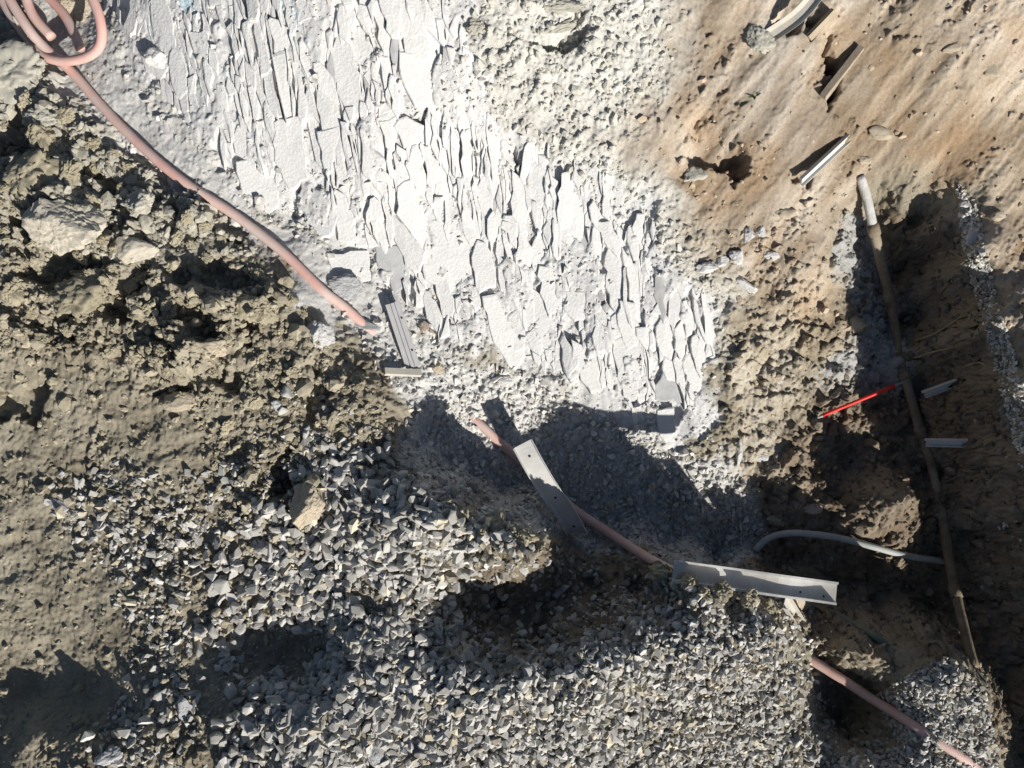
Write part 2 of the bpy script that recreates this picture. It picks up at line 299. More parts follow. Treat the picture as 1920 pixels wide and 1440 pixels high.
# ------------------------------------------------------------------ materials
def nodes_of(m):
    m.use_nodes = True; nt = m.node_tree; return nt, nt.nodes['Principled BSDF']
def sock(nd, name): return nd.inputs[name]
def mat_ground(name, fine=700.0, bump=0.5, var=0.34):
    m = bpy.data.materials.new(name); nt, b = nodes_of(m); N = nt.nodes; L = nt.links
    at = N.new('ShaderNodeAttribute'); at.attribute_name = 'tint'
    tc = N.new('ShaderNodeTexCoord')
    n_ = N.new('ShaderNodeTexNoise'); n_.inputs['Scale'].default_value = fine*.25; n_.inputs['Detail'].default_value = 6; n_.inputs['Roughness'].default_value = .7
    L.new(tc.outputs['Object'], n_.inputs['Vector'])
    mp = N.new('ShaderNodeMapRange'); mp.inputs[1].default_value = .25; mp.inputs[2].default_value = .75; mp.inputs[3].default_value = 1 - var; mp.inputs[4].default_value = 1 + var*.6
    L.new(n_.outputs[0], mp.inputs[0])
    mx = N.new('ShaderNodeVectorMath'); mx.operation = 'SCALE'
    L.new(at.outputs['Color'], mx.inputs[0]); L.new(mp.outputs[0], mx.inputs['Scale'])
    L.new(mx.outputs[0], b.inputs['Base Color'])
    b.inputs['Roughness'].default_value = .95; b.inputs['Specular IOR Level'].default_value = .12
    nf = N.new('ShaderNodeTexNoise'); nf.inputs['Scale'].default_value = fine; nf.inputs['Detail'].default_value = 4
    L.new(tc.outputs['Object'], nf.inputs['Vector'])
    bp = N.new('ShaderNodeBump'); bp.inputs['Strength'].default_value = bump; bp.inputs['Distance'].default_value = .003
    L.new(nf.outputs[0], bp.inputs['Height']); L.new(bp.outputs[0], b.inputs['Normal'])
    return m
def mat_solid(name, ca, cb, scale=60., rough=.9, bump=.3, dist=.002, dust=None, dust_lo=.45, dust_hi=.65, metal=0., per_object=0., spec=.2, tint=False):
    """noise mix of two colours, an optional dust colour in patches, an optional shade that differs from object to object"""
    m = bpy.data.materials.new(name); nt, b = nodes_of(m); N = nt.nodes; L = nt.links
    tc = N.new('ShaderNodeTexCoord')
    n_ = N.new('ShaderNodeTexNoise'); n_.inputs['Scale'].default_value = scale; n_.inputs['Detail'].default_value = 6; n_.inputs['Roughness'].default_value = .65
    L.new(tc.outputs['Object'], n_.inputs['Vector'])
    rp = N.new('ShaderNodeValToRGB'); rp.color_ramp.elements[0].position = .3; rp.color_ramp.elements[1].position = .7
    rp.color_ramp.elements[0].color = (*ca, 1); rp.color_ramp.elements[1].color = (*cb, 1)
    L.new(n_.outputs[0], rp.inputs[0]); out = rp.outputs[0]
    if per_object:
        oi = N.new('ShaderNodeObjectInfo'); mr = N.new('ShaderNodeMapRange'); mr.inputs[3].default_value = 1 - per_object; mr.inputs[4].default_value = 1 + per_object*.7
        L.new(oi.outputs['Random'], mr.inputs[0]); vm = N.new('ShaderNodeVectorMath'); vm.operation = 'SCALE'
        L.new(out, vm.inputs[0]); L.new(mr.outputs[0], vm.inputs['Scale']); out = vm.outputs[0]
    if tint:
        at = N.new('ShaderNodeAttribute'); at.attribute_name = 'tint'; vm = N.new('ShaderNodeVectorMath'); vm.operation = 'MULTIPLY'
        L.new(out, vm.inputs[0]); L.new(at.outputs['Color'], vm.inputs[1]); out = vm.outputs[0]
    if dust is not None:
        nd = N.new('ShaderNodeTexNoise'); nd.inputs['Scale'].default_value = scale*.45; nd.inputs['Detail'].default_value = 8; nd.inputs['Roughness'].default_value = .72
        L.new(tc.outputs['Object'], nd.inputs['Vector'])
        mr = N.new('ShaderNodeMapRange'); mr.inputs[1].default_value = dust_lo; mr.inputs[2].default_value = dust_hi
        L.new(nd.outputs[0], mr.inputs[0])
        mx = N.new('ShaderNodeMix'); mx.data_type = 'RGBA'; L.new(mr.outputs[0], mx.inputs[0]); L.new(out, mx.inputs[6]); mx.inputs[7].default_value = (*dust, 1)
        out = mx.outputs[2]
        if metal:
            mm = N.new('ShaderNodeMath'); mm.operation = 'MULTIPLY_ADD'; mm.inputs[1].default_value = -metal; mm.inputs[2].default_value = metal
            L.new(mr.outputs[0], mm.inputs[0]); L.new(mm.outputs[0], b.inputs['Metallic'])
    elif metal: b.inputs['Metallic'].default_value = metal
    L.new(out, b.inputs['Base Color'])
    b.inputs['Roughness'].default_value = rough; b.inputs['Specular IOR Level'].default_value = spec
    nf = N.new('ShaderNodeTexNoise'); nf.inputs['Scale'].default_value = scale*5; nf.inputs['Detail'].default_value = 5
    L.new(tc.outputs['Object'], nf.inputs['Vector'])
    bp = N.new('ShaderNodeBump'); bp.inputs['Strength'].default_value = bump; bp.inputs['Distance'].default_value = dist
    L.new(nf.outputs[0], bp.inputs['Height']); L.new(bp.outputs[0], b.inputs['Normal'])
    return m
MAT = {
 'ground': mat_ground('soil'),
 'slab': mat_solid('split_rock', (.53, .53, .532), (.61, .61, .605), 28, .92, .7, .003, dust=(.595, .595, .59), dust_lo=.36, dust_hi=.5, per_object=.05),
 'slabgrey': mat_solid('grey_rock', (.34, .345, .35), (.44, .445, .45), 40, .9, .4, .002, per_object=.12),
 'slabmass': mat_solid('split_rock_small', (.53, .53, .532), (.61, .61, .605), 28, .92, .7, .002, tint=True),
 'gravel': mat_solid('crushed_stone', (.335, .325, .305), (.485, .475, .45), 45, .85, .35, .0015, dust=(.44, .41, .34), dust_lo=.52, dust_hi=.72, per_object=.35),
 'gravelmass': mat_solid('crushed_stone_mass', (.345, .335, .315), (.495, .485, .46), 45, .85, .35, .0015, tint=True),
 'clod': mat_solid('clod_earth', (.29, .255, .175), (.40, .365, .275), 35, .95, .5, .003, per_object=.14),
 'clodgrey': mat_solid('clod_grey', (.38, .365, .31), (.49, .475, .42), 35, .95, .5, .003, per_object=.08),
 'clodmass': mat_solid('crumbs', (.8, .8, .8), (1, 1, 1), 60, .95, .4, .003, tint=True),
 'sandstone': mat_solid('sandy_rock', (.41, .35, .265), (.52, .455, .355), 25, .93, .5, .004),
 'palestone': mat_solid('pale_rock', (.46, .42, .345), (.57, .53, .45), 25, .93, .5, .004),
 'white_stone': mat_solid('white_rock', (.50, .50, .49), (.63, .62, .60), 40, .9, .4, .002, per_object=.08),
 'darkstone': mat_solid('dark_rock', (.12, .12, .125), (.22, .22, .22), 40, .85, .4, .002),
 'hose': mat_solid('pink_rubber', (.55, .315, .275), (.61, .385, .34), 14, .62, .08, .0006, dust=(.56, .49, .45), dust_lo=.42, dust_hi=.68, spec=.3),
 'zinc': mat_solid('galvanised_steel', (.50, .50, .49), (.62, .62, .61), 22, .5, .08, .0006, dust=(.46, .445, .405), dust_lo=.40, dust_hi=.66, metal=.15, spec=.5),
 'zincdusty': mat_solid('dusty_steel', (.40, .40, .39), (.52, .51, .48), 30, .7, .15, .0008, dust=(.52, .48, .40), dust_lo=.40, dust_hi=.62, metal=.2, spec=.3),
 'bolt': mat_solid('dark_hole', (.03, .03, .03), (.06, .055, .05), 50, .8, .1, .0005),
 'grooved': mat_solid('grey_plastic_board', (.38, .38, .39), (.46, .46, .465), 18, .75, .12, .0008, dust=(.58, .575, .56), dust_lo=.5, dust_hi=.75),
 'redpaint': mat_solid('red_lacquer', (.66, .02, .015), (.74, .035, .025), 40, .65, .04, .0003, spec=.5),
 'steeltip': mat_solid('dull_grey_tip', (.22, .22, .23), (.34, .34, .35), 40, .5, .1, .0004, metal=.4),
 'pipe': mat_solid('old_clay_pipe', (.13, .10, .07), (.25, .20, .14), 22, .85, .5, .003, dust=(.34, .30, .24), dust_lo=.5, dust_hi=.72),
 'mortar': mat_solid('white_mortar', (.40, .395, .38), (.54, .53, .51), 35, .95, .7, .004),
 'conduit': mat_solid('grey_conduit', (.30, .33, .33), (.40, .43, .425), 18, .6, .12, .0008, dust=(.42, .40, .35), dust_lo=.5, dust_hi=.75),
 'teal': mat_solid('green_conduit', (.07, .12, .11), (.11, .17, .155), 18, .6, .1, .0008, dust=(.20, .18, .14), dust_lo=.48, dust_hi=.7),
 'wood': mat_solid('weathered_wood', (.29, .24, .175), (.39, .335, .26), 30, .85, .4, .002, dust=(.50, .42, .32), dust_lo=.5, dust_hi=.7),
 'brick': mat_solid('brick_red', (.30, .17, .12), (.38, .23, .17), 40, .95, .5, .003, dust=(.50, .46, .41), dust_lo=.38, dust_hi=.58),
 'root': mat_solid('dry_root', (.26, .20, .12), (.40, .33, .21), 40, .9, .3, .001),
 'straw': mat_solid('dry_straw', (.46, .38, .22), (.58, .50, .32), 40, .8, .2, .0006),
 'leaf': mat_solid('weed_green', (.05, .10, .03), (.09, .16, .05), 60, .6, .1, .0005),
 'bluechalk': mat_solid('pale_blue_dust', (.46, .58, .64), (.60, .66, .69), 30, .95, .3, .001, dust=(.66, .665, .665), dust_lo=.44, dust_hi=.6),
}

# ------------------------------------------------------------------ object helpers
def link(name, me, parent=None, kind=None, label=None, cat=None, group=None):
    o = bpy.data.objects.new(name, me); COL.objects.link(o)
    if parent: o.parent = parent
    if kind: o['kind'] = kind
    if label: o['label'] = label
    if cat: o['category'] = cat
    if group: o['group'] = group
    return o
def empty(name, loc, label, cat, group=None):
    o = link(name, None, label=label, cat=cat, group=group); o.location = loc; o.empty_display_size = .02; return o
def mesh_np(name, V, F, mat, smooth=False, tint=None):
    """V (n,3), F (m,3) or (m,4)"""
    V = np.asarray(V, np.float32); F = np.asarray(F, np.int32); m, k = F.shape
    me = bpy.data.meshes.new(name); me.vertices.add(len(V)); me.vertices.foreach_set('co', V.ravel())
    me.loops.add(m*k); me.loops.foreach_set('vertex_index', F.ravel())
    me.polygons.add(m); me.polygons.foreach_set('loop_start', np.arange(0, m*k, k, dtype=np.int32))
    me.update(calc_edges=True)
    me.polygons.foreach_set('use_smooth', np.full(m, smooth))
    if tint is not None:
        a = me.color_attributes.new('tint', 'FLOAT_COLOR', 'POINT')
        a.data.foreach_set('color', np.column_stack([tint, np.ones(len(V))]).astype(np.float32).ravel())
    me.materials.append(mat); return me
def bm_mesh(name, bm, mat, smooth=False):
    me = bpy.data.meshes.new(name); bm.normal_update(); bm.to_mesh(me); bm.free(); me.materials.append(mat)
    me.polygons.foreach_set('use_smooth', np.full(len(me.polygons), smooth)); return me
def catmull(pts, per=10):
    p = [Vector(q) for q in pts]; p = [p[0]*2 - p[1]] + p + [p[-1]*2 - p[-2]]; out = []
    for i in range(1, len(p) - 2):
        for s in range(per):
            t = s/per; a, b, c, d = p[i-1], p[i], p[i+1], p[i+2]
            out.append(0.5*((2*b) + (c - a)*t + (2*a - 5*b + 4*c - d)*t*t + (3*b - a - 3*c + d)*t**3))
    out.append(p[-2].copy()); return out
def frames(path, up=Vector((0, 0, 1))):
    fr = []; n_ = None
    for i, q in enumerate(path):
        t = (path[min(i+1, len(path)-1)] - path[max(i-1, 0)]).normalized()
        if n_ is None: n_ = (up - t*up.dot(t)).normalized()
        else: n_ = (n_ - t*n_.dot(t)).normalized()
        fr.append((q, t, n_, t.cross(n_)))
    return fr
def tube(name, path, r, mat, seg=14, caps=True, wob=0., hollow=0.):
    """swept round tube; r may be a function of 0..1; hollow gives it a bore at the ends"""
    fr = frames(path); V = []; F = []; n_ = len(fr); rnd = random.Random(len(path))
    for i, (q, t, a, b) in enumerate(fr):
        rr_ = r(i/(n_-1)) if callable(r) else r
        for k in range(seg):
            an = 2*math.pi*k/seg; w_ = rr_*(1 + wob*(rnd.random() - .5))
            V.append(q + a*math.cos(an)*w_ + b*math.sin(an)*w_)
    for i in range(n_ - 1):
        for k in range(seg): F.append((i*seg + k, i*seg + (k+1) % seg, (i+1)*seg + (k+1) % seg, (i+1)*seg + k))
    bm = bmesh.new(); vs = [bm.verts.new(v) for v in V]
    for f in F: bm.faces.new([vs[j] for j in f])
    if caps:
        for base, sgn in ((0, -1), ((n_-1)*seg, 1)):
            ringv = vs[base:base + seg]; q, t, a, b = fr[0] if sgn < 0 else fr[-1]
            if hollow:
                inn = [bm.verts.new(q + (v.co - q)*hollow) for v in ringv]
                dp = [bm.verts.new(q + (v.co - q)*hollow - t*sgn*.03) for v in ringv]
                for k in range(seg):
                    bm.faces.new((ringv[k], ringv[(k+1) % seg], inn[(k+1) % seg], inn[k])); bm.faces.new((inn[k], inn[(k+1) % seg], dp[(k+1) % seg], dp[k]))
                bm.faces.new(dp)
            else: bm.faces.new(ringv)
    bmesh.ops.recalc_face_normals(bm, faces=bm.faces); return bm_mesh(name, bm, mat, True)
def bar(name, path, prof, mat, up=Vector((0, 0, 1)), twist=0., bend=None):
    """a closed outline (side, up) swept along a path"""
    fr = frames(path, up); bm = bmesh.new(); rows = []; n_ = len(fr)
    for i, (q, t, a, b) in enumerate(fr):
        tw = twist*i/(n_-1); s_, c_ = math.sin(tw), math.cos(tw)
        rows.append([bm.verts.new(q + b*(u*c_ - v*s_) + a*(u*s_ + v*c_)) for u, v in prof])
    m = len(prof)
    for i in range(n_-1):
        for k in range(m): bm.faces.new((rows[i][k], rows[i][(k+1) % m], rows[i+1][(k+1) % m], rows[i+1][k]))
    for rw in (rows[0], rows[-1]):
        f = bm.faces.new(rw); bmesh.ops.triangulate(bm, faces=[f])
    bmesh.ops.recalc_face_normals(bm, faces=bm.faces); return bm_mesh(name, bm, mat)
def line(a, b, k=10): return [Vector(a).lerp(Vector(b), i/k) for i in range(k+1)]
def channel(wd, ht, th, lip=0.):
    """U outline with open top; lip folds the flange ends outwards"""
    h_ = wd/2
    o = [(-h_ - lip, ht), (-h_ - lip, ht - th), (-h_, ht - th), (-h_, 0), (h_, 0), (h_, ht - th), (h_ + lip, ht - th), (h_ + lip, ht)] if lip else [(-h_, ht), (-h_, 0), (h_, 0), (h_, ht)]
    i_ = [(h_ - th, ht), (h_ - th, th), (-h_ + th, th), (-h_ + th, ht)]
    return o + i_
# ------------------------------------------------------------------ the ground as pieces of the setting
lab = np.zeros(X.shape, np.int8)
stack = np.stack([w['soil'] + w['gravel']*(mV > .5) + w['hollow'], w['sand'] + w['pale'], w['pit'], w['rock'], w['trench'] + w['gravel']*(mV <= .5)], 0)
lab = np.argmax(stack, 0)
idx = np.arange(NYg*NXg).reshape(NYg, NXg)
quads = np.column_stack([idx[:-1, :-1].ravel(), idx[:-1, 1:].ravel(), idx[1:, 1:].ravel(), idx[1:, :-1].ravel()])
ql = lab[:-1, :-1].ravel()
gzy, gzx = np.gradient(Z0, AY, AX); steep = sstep(.7, 2.2, np.hypot(gzx, gzy))*fade
XD = X + steep*(.011*fbm(Y*30, Z*30, 201, 4) + .006*fbm(Y*90, Z*90, 203, 3)); YD = Y + steep*(.011*fbm(X*30, Z*30, 202, 4) + .006*fbm(X*90, Z*90, 204, 3))
VV = np.column_stack([XD.ravel(), YD.ravel(), Z.ravel()]); CCf = CC.reshape(-1, 3)
GROUND = {}
for k, nm in enumerate(('soil_bank', 'sandy_slope', 'rubble_floor', 'rock_face', 'trench_floor')):
    q = quads[ql == k]; used, inv = np.unique(q, return_inverse=True)
    GROUND[nm] = link(nm, mesh_np(nm, VV[used], inv.reshape(-1, 4), MAT['ground'], True, CCf[used]), kind='structure')

# ------------------------------------------------------------------ split rock plates
def clip_poly(poly, nx, ny, c):
    out = []
    for i in range(len(poly)):
        a = poly[i]; b = poly[(i+1) % len(poly)]; da = a[0]*nx + a[1]*ny - c; db = b[0]*nx + b[1]*ny - c
        if da <= 0: out.append(a)
        if (da < 0 < db) or (db < 0 < da):
            t = da/(da - db); out.append((a[0] + (b[0]-a[0])*t, a[1] + (b[1]-a[1])*t))
    return out
AN = math.radians(5.0); STR = 2.5
def tow(px, py):
    sl = AN + math.radians(14)*max(0., min(1., (py - 350)/450.))
    px = px - 960; py = py - 400
    return px - math.tan(AN)*py - .00022*max(0, py)**2, py/STR
def fromw(u, v):
    py = v*STR; return u + math.tan(AN)*py + .00022*max(0, py)**2 + 960, py + 400
def zone1(k, x, y): return ZONE[k][int((y + 480)/RS), int((x + 480)/RS)]
HAND = [  # plates that stand out in the photograph
 [(747,0),(792,4),(800,62),(748,64)], [(749,66),(800,64),(803,106),(752,108)], [(752,110),(803,108),(812,150),(818,192),(775,190),(757,160)],
 [(738,240),(764,222),(795,236),(792,262),(770,276),(755,272)], [(980,292),(990,264),(1003,264),(996,312),(982,342),(974,330)],
 [(1057,546),(1108,548),(1106,592),(1078,600),(1060,585)], [(573,366),(612,374),(618,440),(590,452),(573,440)], [(622,390),(660,382),(668,450),(630,446)],
 [(448,310),(510,300),(520,380),(500,398),(455,372)], [(520,240),(572,235),(575,330),(535,345),(512,300)], [(260,95),(300,92),(322,130),(300,150),(270,130)],
 [(470,20),(490,10),(492,75),(505,120),(478,130)], [(800,420),(880,415),(890,520),(840,545),(795,520)], [(1110,410),(1140,412),(1165,450),(1160,480),(1128,445)],
 [(1041,420),(1080,410),(1082,455),(1050,460)], [(700,460),(760,470),(770,530),(740,545),(705,500)], [(850,180),(880,172),(905,190),(895,250),(862,248),(848,210)],
 [(860,100),(895,110),(903,150),(880,165),(858,150)], [(905,560),(930,555),(985,660),(965,690),(925,640)], [(1010,500),(1040,505),(1055,575),(1030,590),(1012,550)],
 [(960,330),(985,345),(990,430),(965,440),(957,380)], [(1160,560),(1190,565),(1200,640),(1178,655),(1158,610)], [(1070,640),(1090,650),(1130,730),(1110,735),(1075,690)],
 [(1230,770),(1262,765),(1268,810),(1250,830),(1232,800)], [(610,480),(690,470),(700,520),(660,530),(620,510)],
]
seeds = []; bucket = {}
for tries in range(90000):
    px = RNG.uniform(150, 1380); py = RNG.uniform(-90, 880)
    if zone1('rock', px, py) < 4: continue
    s_ = (21 if px < 650 else (17.5 if px < 950 else 14))*RNG.choice((.5, .7, 1, 1.3, 1.9))
    u, v = tow(px, py); bu, bv = int(u//40), int(v//40)
    if any((u-a)**2 + (v-b)**2 < ((s_+c)*.5)**2 for p_ in (-1, 0, 1) for q_ in (-1, 0, 1) for a, b, c in bucket.get((bu+p_, bv+q_), ())): continue
    seeds.append((u, v, s_)); bucket.setdefault((bu, bv), []).append((u, v, s_))
def halves(p, nx, ny, c): return clip_poly(p, nx, ny, c), clip_poly(p, -nx, -ny, -c)
def split(p, depth=0):
    if len(p) < 3: return []
    ar_ = area(p)
    if ar_ < 600 or depth > 3 or RNG.random() < (.62 if ar_ < 2400 else .25): return [p]
    cx, cy = centroid(p)
    along = RNG.random() < .66
    a0_ = math.atan(math.tan(AN) + .00044*max(0, cy - 400)); an_ = a0_ + (RNG.gauss(0, .11) if along else math.radians(90) + RNG.gauss(0, .5))
    nx, ny = math.cos(an_), -math.sin(an_)
    c = nx*(cx + RNG.uniform(-.18, .18)*math.sqrt(ar_)) + ny*(cy + RNG.uniform(-.18, .18)*math.sqrt(ar_))
    out = []
    for h in halves(p, nx, ny, c): out += split(h, depth + 1)
    return out
def centroid(p): return sum(q[0] for q in p)/len(p), sum(q[1] for q in p)/len(p)
def area(p): return abs(sum(p[i][0]*p[(i+1) % len(p)][1] - p[(i+1) % len(p)][0]*p[i][1] for i in range(len(p))))/2
SA = np.array(seeds)
cells = []
for i, (u, v, s_) in enumerate(seeds):
    d = np.hypot(SA[:, 0] - u, SA[:, 1] - v); nb = np.argsort(d)[1:22]
    R_ = s_*1.5; poly = [(u-R_, v-R_), (u+R_, v-R_), (u+R_, v+R_), (u-R_, v+R_)]
    for j in nb:
        dx = SA[j, 0] - u; dy = SA[j, 1] - v; L2 = dx*dx + dy*dy
        off = .5*(L2 + s_*s_ - SA[j, 2]**2)/L2
        mxp, myp = u + dx*off, v + dy*off
        poly = clip_poly(poly, dx, dy, dx*mxp + dy*myp)
        if len(poly) < 3: break
    if len(poly) < 3: continue
    cells += split([fromw(*q) for q in poly])
def centroid(p): return sum(q[0] for q in p)/len(p), sum(q[1] for q in p)/len(p)
def area(p): return abs(sum(p[i][0]*p[(i+1) % len(p)][1] - p[(i+1) % len(p)][0]*p[i][1] for i in range(len(p))))/2
def inside(x, y, p):
    r = False
    for i in range(len(p)):
        a, b = p[i], p[(i+1) % len(p)]
        if (a[1] > y) != (b[1] > y) and x < a[0] + (y-a[1])*(b[0]-a[0])/(b[1]-a[1]): r = not r
    return r
handc = [centroid(h) for h in HAND]
keep = []
for c in cells:
    cx, cy = centroid(c)
    if any(inside(cx, cy, h) for h in HAND) or min(zone1('rock', *q) for q in c) < -10: continue
    keep.append((c, False))
plates = [(h, True) for h in HAND] + keep
def plate_geo(poly, hand, rnd):
    """angular plate: sunk foot, chipped outline, worn arris, slightly domed split face; returned about its own centre"""
    cx, cy = centroid(poly); shr = 1.004; gapl = rnd.choice((0, 0, 0, 0, 0, 0, 0, 1.5, 3.5, 6, 9)); gapt = rnd.choice((0, 0, 0, 0, 1, 2, 4, 8))
    pts = []
    m = len(poly)
    for i in range(m):
        a = poly[i]; b = poly[(i+1) % m]; L = math.hypot(b[0]-a[0], b[1]-a[1]); k = max(1, min(5, int(L/13)))
        for s_ in range(k):
            t = s_/k; jit = 0 if s_ == 0 else min(4.2, .15*L)
            pts.append((cx + (a[0] + (b[0]-a[0])*t - cx)*shr + rnd.uniform(-jit, jit), cy + (a[1] + (b[1]-a[1])*t - cy)*shr + rnd.uniform(-jit, jit)))
    hw = max(abs(q[0] - cx) for q in pts); hh = max(abs(q[1] - cy) for q in pts); gapl = min(gapl, .45*hw); gapt = min(gapt, .35*hh)
    pts = [(q[0] + (gapl*min(1, max(0, (cx - q[0])/hw)*1.6) if q[0] < cx else 0), q[1] + (gapt*(cy - q[1])/hh if q[1] < cy else 0)) for q in pts]
    z0 = float(Hs(*P(cx, cy, 0.0))); 
    for _ in range(4): z0 = float(Hs(*P(cx, cy, z0)))
    x0, y0 = (float(q) for q in P(cx, cy, z0)); nn = normal(x0, y0, .05)
    dusty = float(sstep(560, 300, cx + .25*cy))
    lift = rnd.gauss(0, .0024) + rnd.choice((0, 0, 0, 0, 0, .004, .007, -.007)) + .004*float(perlin(np.array([cx/95.]), np.array([cy/130.]), 66)[0])
    lift = lift*(1 - .4*dusty) - .001*dusty
    if hand: lift = rnd.uniform(.0, .005)
    til = .06 if not hand else .03
    gx = -nn.x/nn.z + rnd.gauss(0, til) + rnd.choice((0, 0, 0, -.03, -.05, -.10)); gy = -nn.y/nn.z + rnd.gauss(0, til*.6)
    rings = []
    e = rnd.uniform(.0012, .003)
    def world(q, dz, ins):
        fx = cx + (q[0]-cx)*ins; fy = cy + (q[1]-cy)*ins
        x, y = P(fx, fy, z0); x = float(x); y = float(y)
        return Vector((x - x0, y - y0, gx*(x-x0) + gy*(y-y0) + dz))
    V = []; m = len(pts); rough_ = [rnd.uniform(-.0012, .0012) for _ in pts]
    for q in pts: V.append(world(q, -.034, 1.02))
    for q, r in zip(pts, rough_): V.append(world(q, lift - e + r, 1.0))
    wpx = max(8., math.sqrt(area(poly)))
    ins = max(.6, 1 - 3.2/wpx*rnd.uniform(.7, 1.5))
    for q, r in zip(pts, rough_): V.append(world(q, lift + r*.6, ins))
    V.append(world((cx + rnd.uniform(-3, 3), cy + rnd.uniform(-3, 3)), lift + rnd.uniform(-.001, .0022), 1))
    F = []
    for r_ in range(2):
        for k in range(m):
            a, b = r_*m + k, r_*m + (k+1) % m; F += [(a, b + m, b), (a, a + m, b + m)]
    for k in range(m): F.append((2*m + k, 3*m, 2*m + (k+1) % m))
    return V, F, Vector((x0, y0, z0))
rnd = random.Random(21)
plates.sort(key=lambda q: (not q[1], -area(q[0])))
massV, massF, massT = [], [], []; nb_ = 0
for i, (poly, hand) in enumerate(plates):
    if len(poly) < 3 or area(poly) < 40: continue
    if not hand and rnd.random() < .045: continue
    V, F, o_ = plate_geo(poly, hand, rnd)
    if nb_ < 300:
        grey = rnd.random() < .02 or i == 5
        me = mesh_np('slab', np.array(V), F, MAT['slabgrey'] if grey else MAT['slab'])
        ob = link('slab', me, GROUND['rock_face']); ob.location = o_; nb_ += 1
    else:
        b0 = sum(len(v) for v in massV); massV.append(np.array([v + o_ for v in V])); massF.append(np.array(F) + b0)
        tt = rnd.uniform(.93, 1.04) if rnd.random() > .035 else .66
        massT.append(np.full((len(V), 3), tt))
if massV:
    link('small_slabs', mesh_np('small_slabs', np.concatenate(massV), np.concatenate(massF), MAT['slabmass'], False, np.concatenate(massT)), GROUND['rock_face'], kind='stuff')

# ------------------------------------------------------------------ stones: variants
def stone_mesh(seed, mat, npts=11, flat=.72, nm='stone', bev=0.):
    r = random.Random(seed); bm = bmesh.new()
    sx, sy, sz = r.uniform(.8, 1.25), r.uniform(.62, .95), r.uniform(flat*.7, flat*1.1)
    for _ in range(npts):
        v = Vector((r.gauss(0, 1), r.gauss(0, 1), r.gauss(0, 1))).normalized()*r.uniform(.85, 1.05)
        bm.verts.new((v.x*sx, v.y*sy, v.z*sz))
    res = bmesh.ops.convex_hull(bm, input=bm.verts)
    junk = [g for g in res['geom_interior'] if isinstance(g, bmesh.types.BMVert)]
    if junk: bmesh.ops.delete(bm, geom=junk, context='VERTS')
    if bev: bmesh.ops.bevel(bm, geom=bm.edges[:], offset=bev, segments=1, affect='EDGES')
    bmesh.ops.recalc_face_normals(bm, faces=bm.faces)
    return bm_mesh(nm, bm, mat)
def arrays(me):
    v = np.empty(len(me.vertices)*3, np.float32); me.vertices.foreach_get('co', v); me.calc_loop_triangles()
    f = np.empty(len(me.loop_triangles)*3, np.int32); me.loop_triangles.foreach_get('vertices', f)
    return v.reshape(-1, 3), f.reshape(-1, 3)
STONES = [stone_mesh(100 + i, MAT['gravel'], 8 + i % 6, .55 + .03*(i % 9), 'gravel_stone', .07) for i in range(28)]
SARR = [arrays(stone_mesh(100 + i, MAT['gravel'], 8 + i % 6, .55 + .03*(i % 9), 'gravel_shape')) for i in range(28)]
def noise3(v, s, seed):
    from mathutils import noise as mn
    return mn.noise(Vector(v)*s + Vector((seed*3.7, seed*1.3, seed*7.1)))
def lump_mesh(seed, mat, sub=3, amp=.32, nm='clod', facet=.0):
    bm = bmesh.new(); bmesh.ops.create_icosphere(bm, subdivisions=sub, radius=1.0); r = random.Random(seed)
    cuts = [(Vector((r.gauss(0, 1), r.gauss(0, 1), r.gauss(0, .8))).normalized(), r.uniform(.5, .85)) for _ in range(9)]
    sx, sy, sz = r.uniform(.85, 1.2), r.uniform(.75, 1.0), r.uniform(.6, .85)
    for v in bm.verts:
        p = v.co.copy(); d = 1.0
        for nrm, c in cuts:
            k = p.dot(nrm)
            if k > c: d = min(d, c/k*(1 - .25*(1-facet)) + .25*(1-facet))
        d *= 1 + amp*(noise3(p, 1.6, seed)*.5 + noise3(p, 3.6, seed + 2)*.35 + noise3(p, 8, seed + 4)*.24 + noise3(p, 17, seed + 6)*.13)
        v.co = Vector((p.x*d*sx, p.y*d*sy, p.z*d*sz))
    return bm_mesh(nm, bm, mat, facet < .5)
CLODS = [lump_mesh(200 + i, MAT['clod'], 4, .75, 'soil_clod', .55) for i in range(10)]
CARR = [arrays(lump_mesh(300 + i, MAT['clod'], 2, .7, 'crumb_shape')) for i in range(8)]
CARR1 = [arrays(lump_mesh(300 + i, MAT['clod'], 1, .6, 'crumb_shape')) for i in range(8)]

def scatter(n_, zname, size_fn, dens_fn=None, seed=1, lo=2):
    """random spots in a zone: (px, py, size px)"""
    r = np.random.RandomState(seed); sd = ZONE[zname]; out = []
    ys, xs = np.where(sd > lo); k = r.randint(0, len(ys), n_*3)
    px = RX[xs[k]] + r.uniform(-2, 2, len(k)); py = RY[ys[k]] + r.uniform(-2, 2, len(k))
    ok = (px > -160) & (px < 2080) & (py > -120) & (py < 1560)
    px, py = px[ok], py[ok]
    s_ = size_fn(px, py, r)
    if dens_fn is not None:
        q = r.uniform(0, 1, len(px)) < dens_fn(px, py); px, py, s_ = px[q], py[q], s_[q]
    return px[:n_], py[:n_], s_[:n_]
def rotmats(n_, r, flatness=1.0):
    q = r.normal(size=(n_, 4)); q[:, 1:3] *= flatness; q /= np.linalg.norm(q, axis=1)[:, None]
    a, b, c, d = q.T
    return np.stack([np.stack([1-2*(c*c+d*d), 2*(b*c-a*d), 2*(b*d+a*c)], -1), np.stack([2*(b*c+a*d), 1-2*(b*b+d*d), 2*(c*d-a*b)], -1), np.stack([2*(b*d-a*c), 2*(c*d+a*b), 1-2*(b*b+c*c)], -1)], 1), q
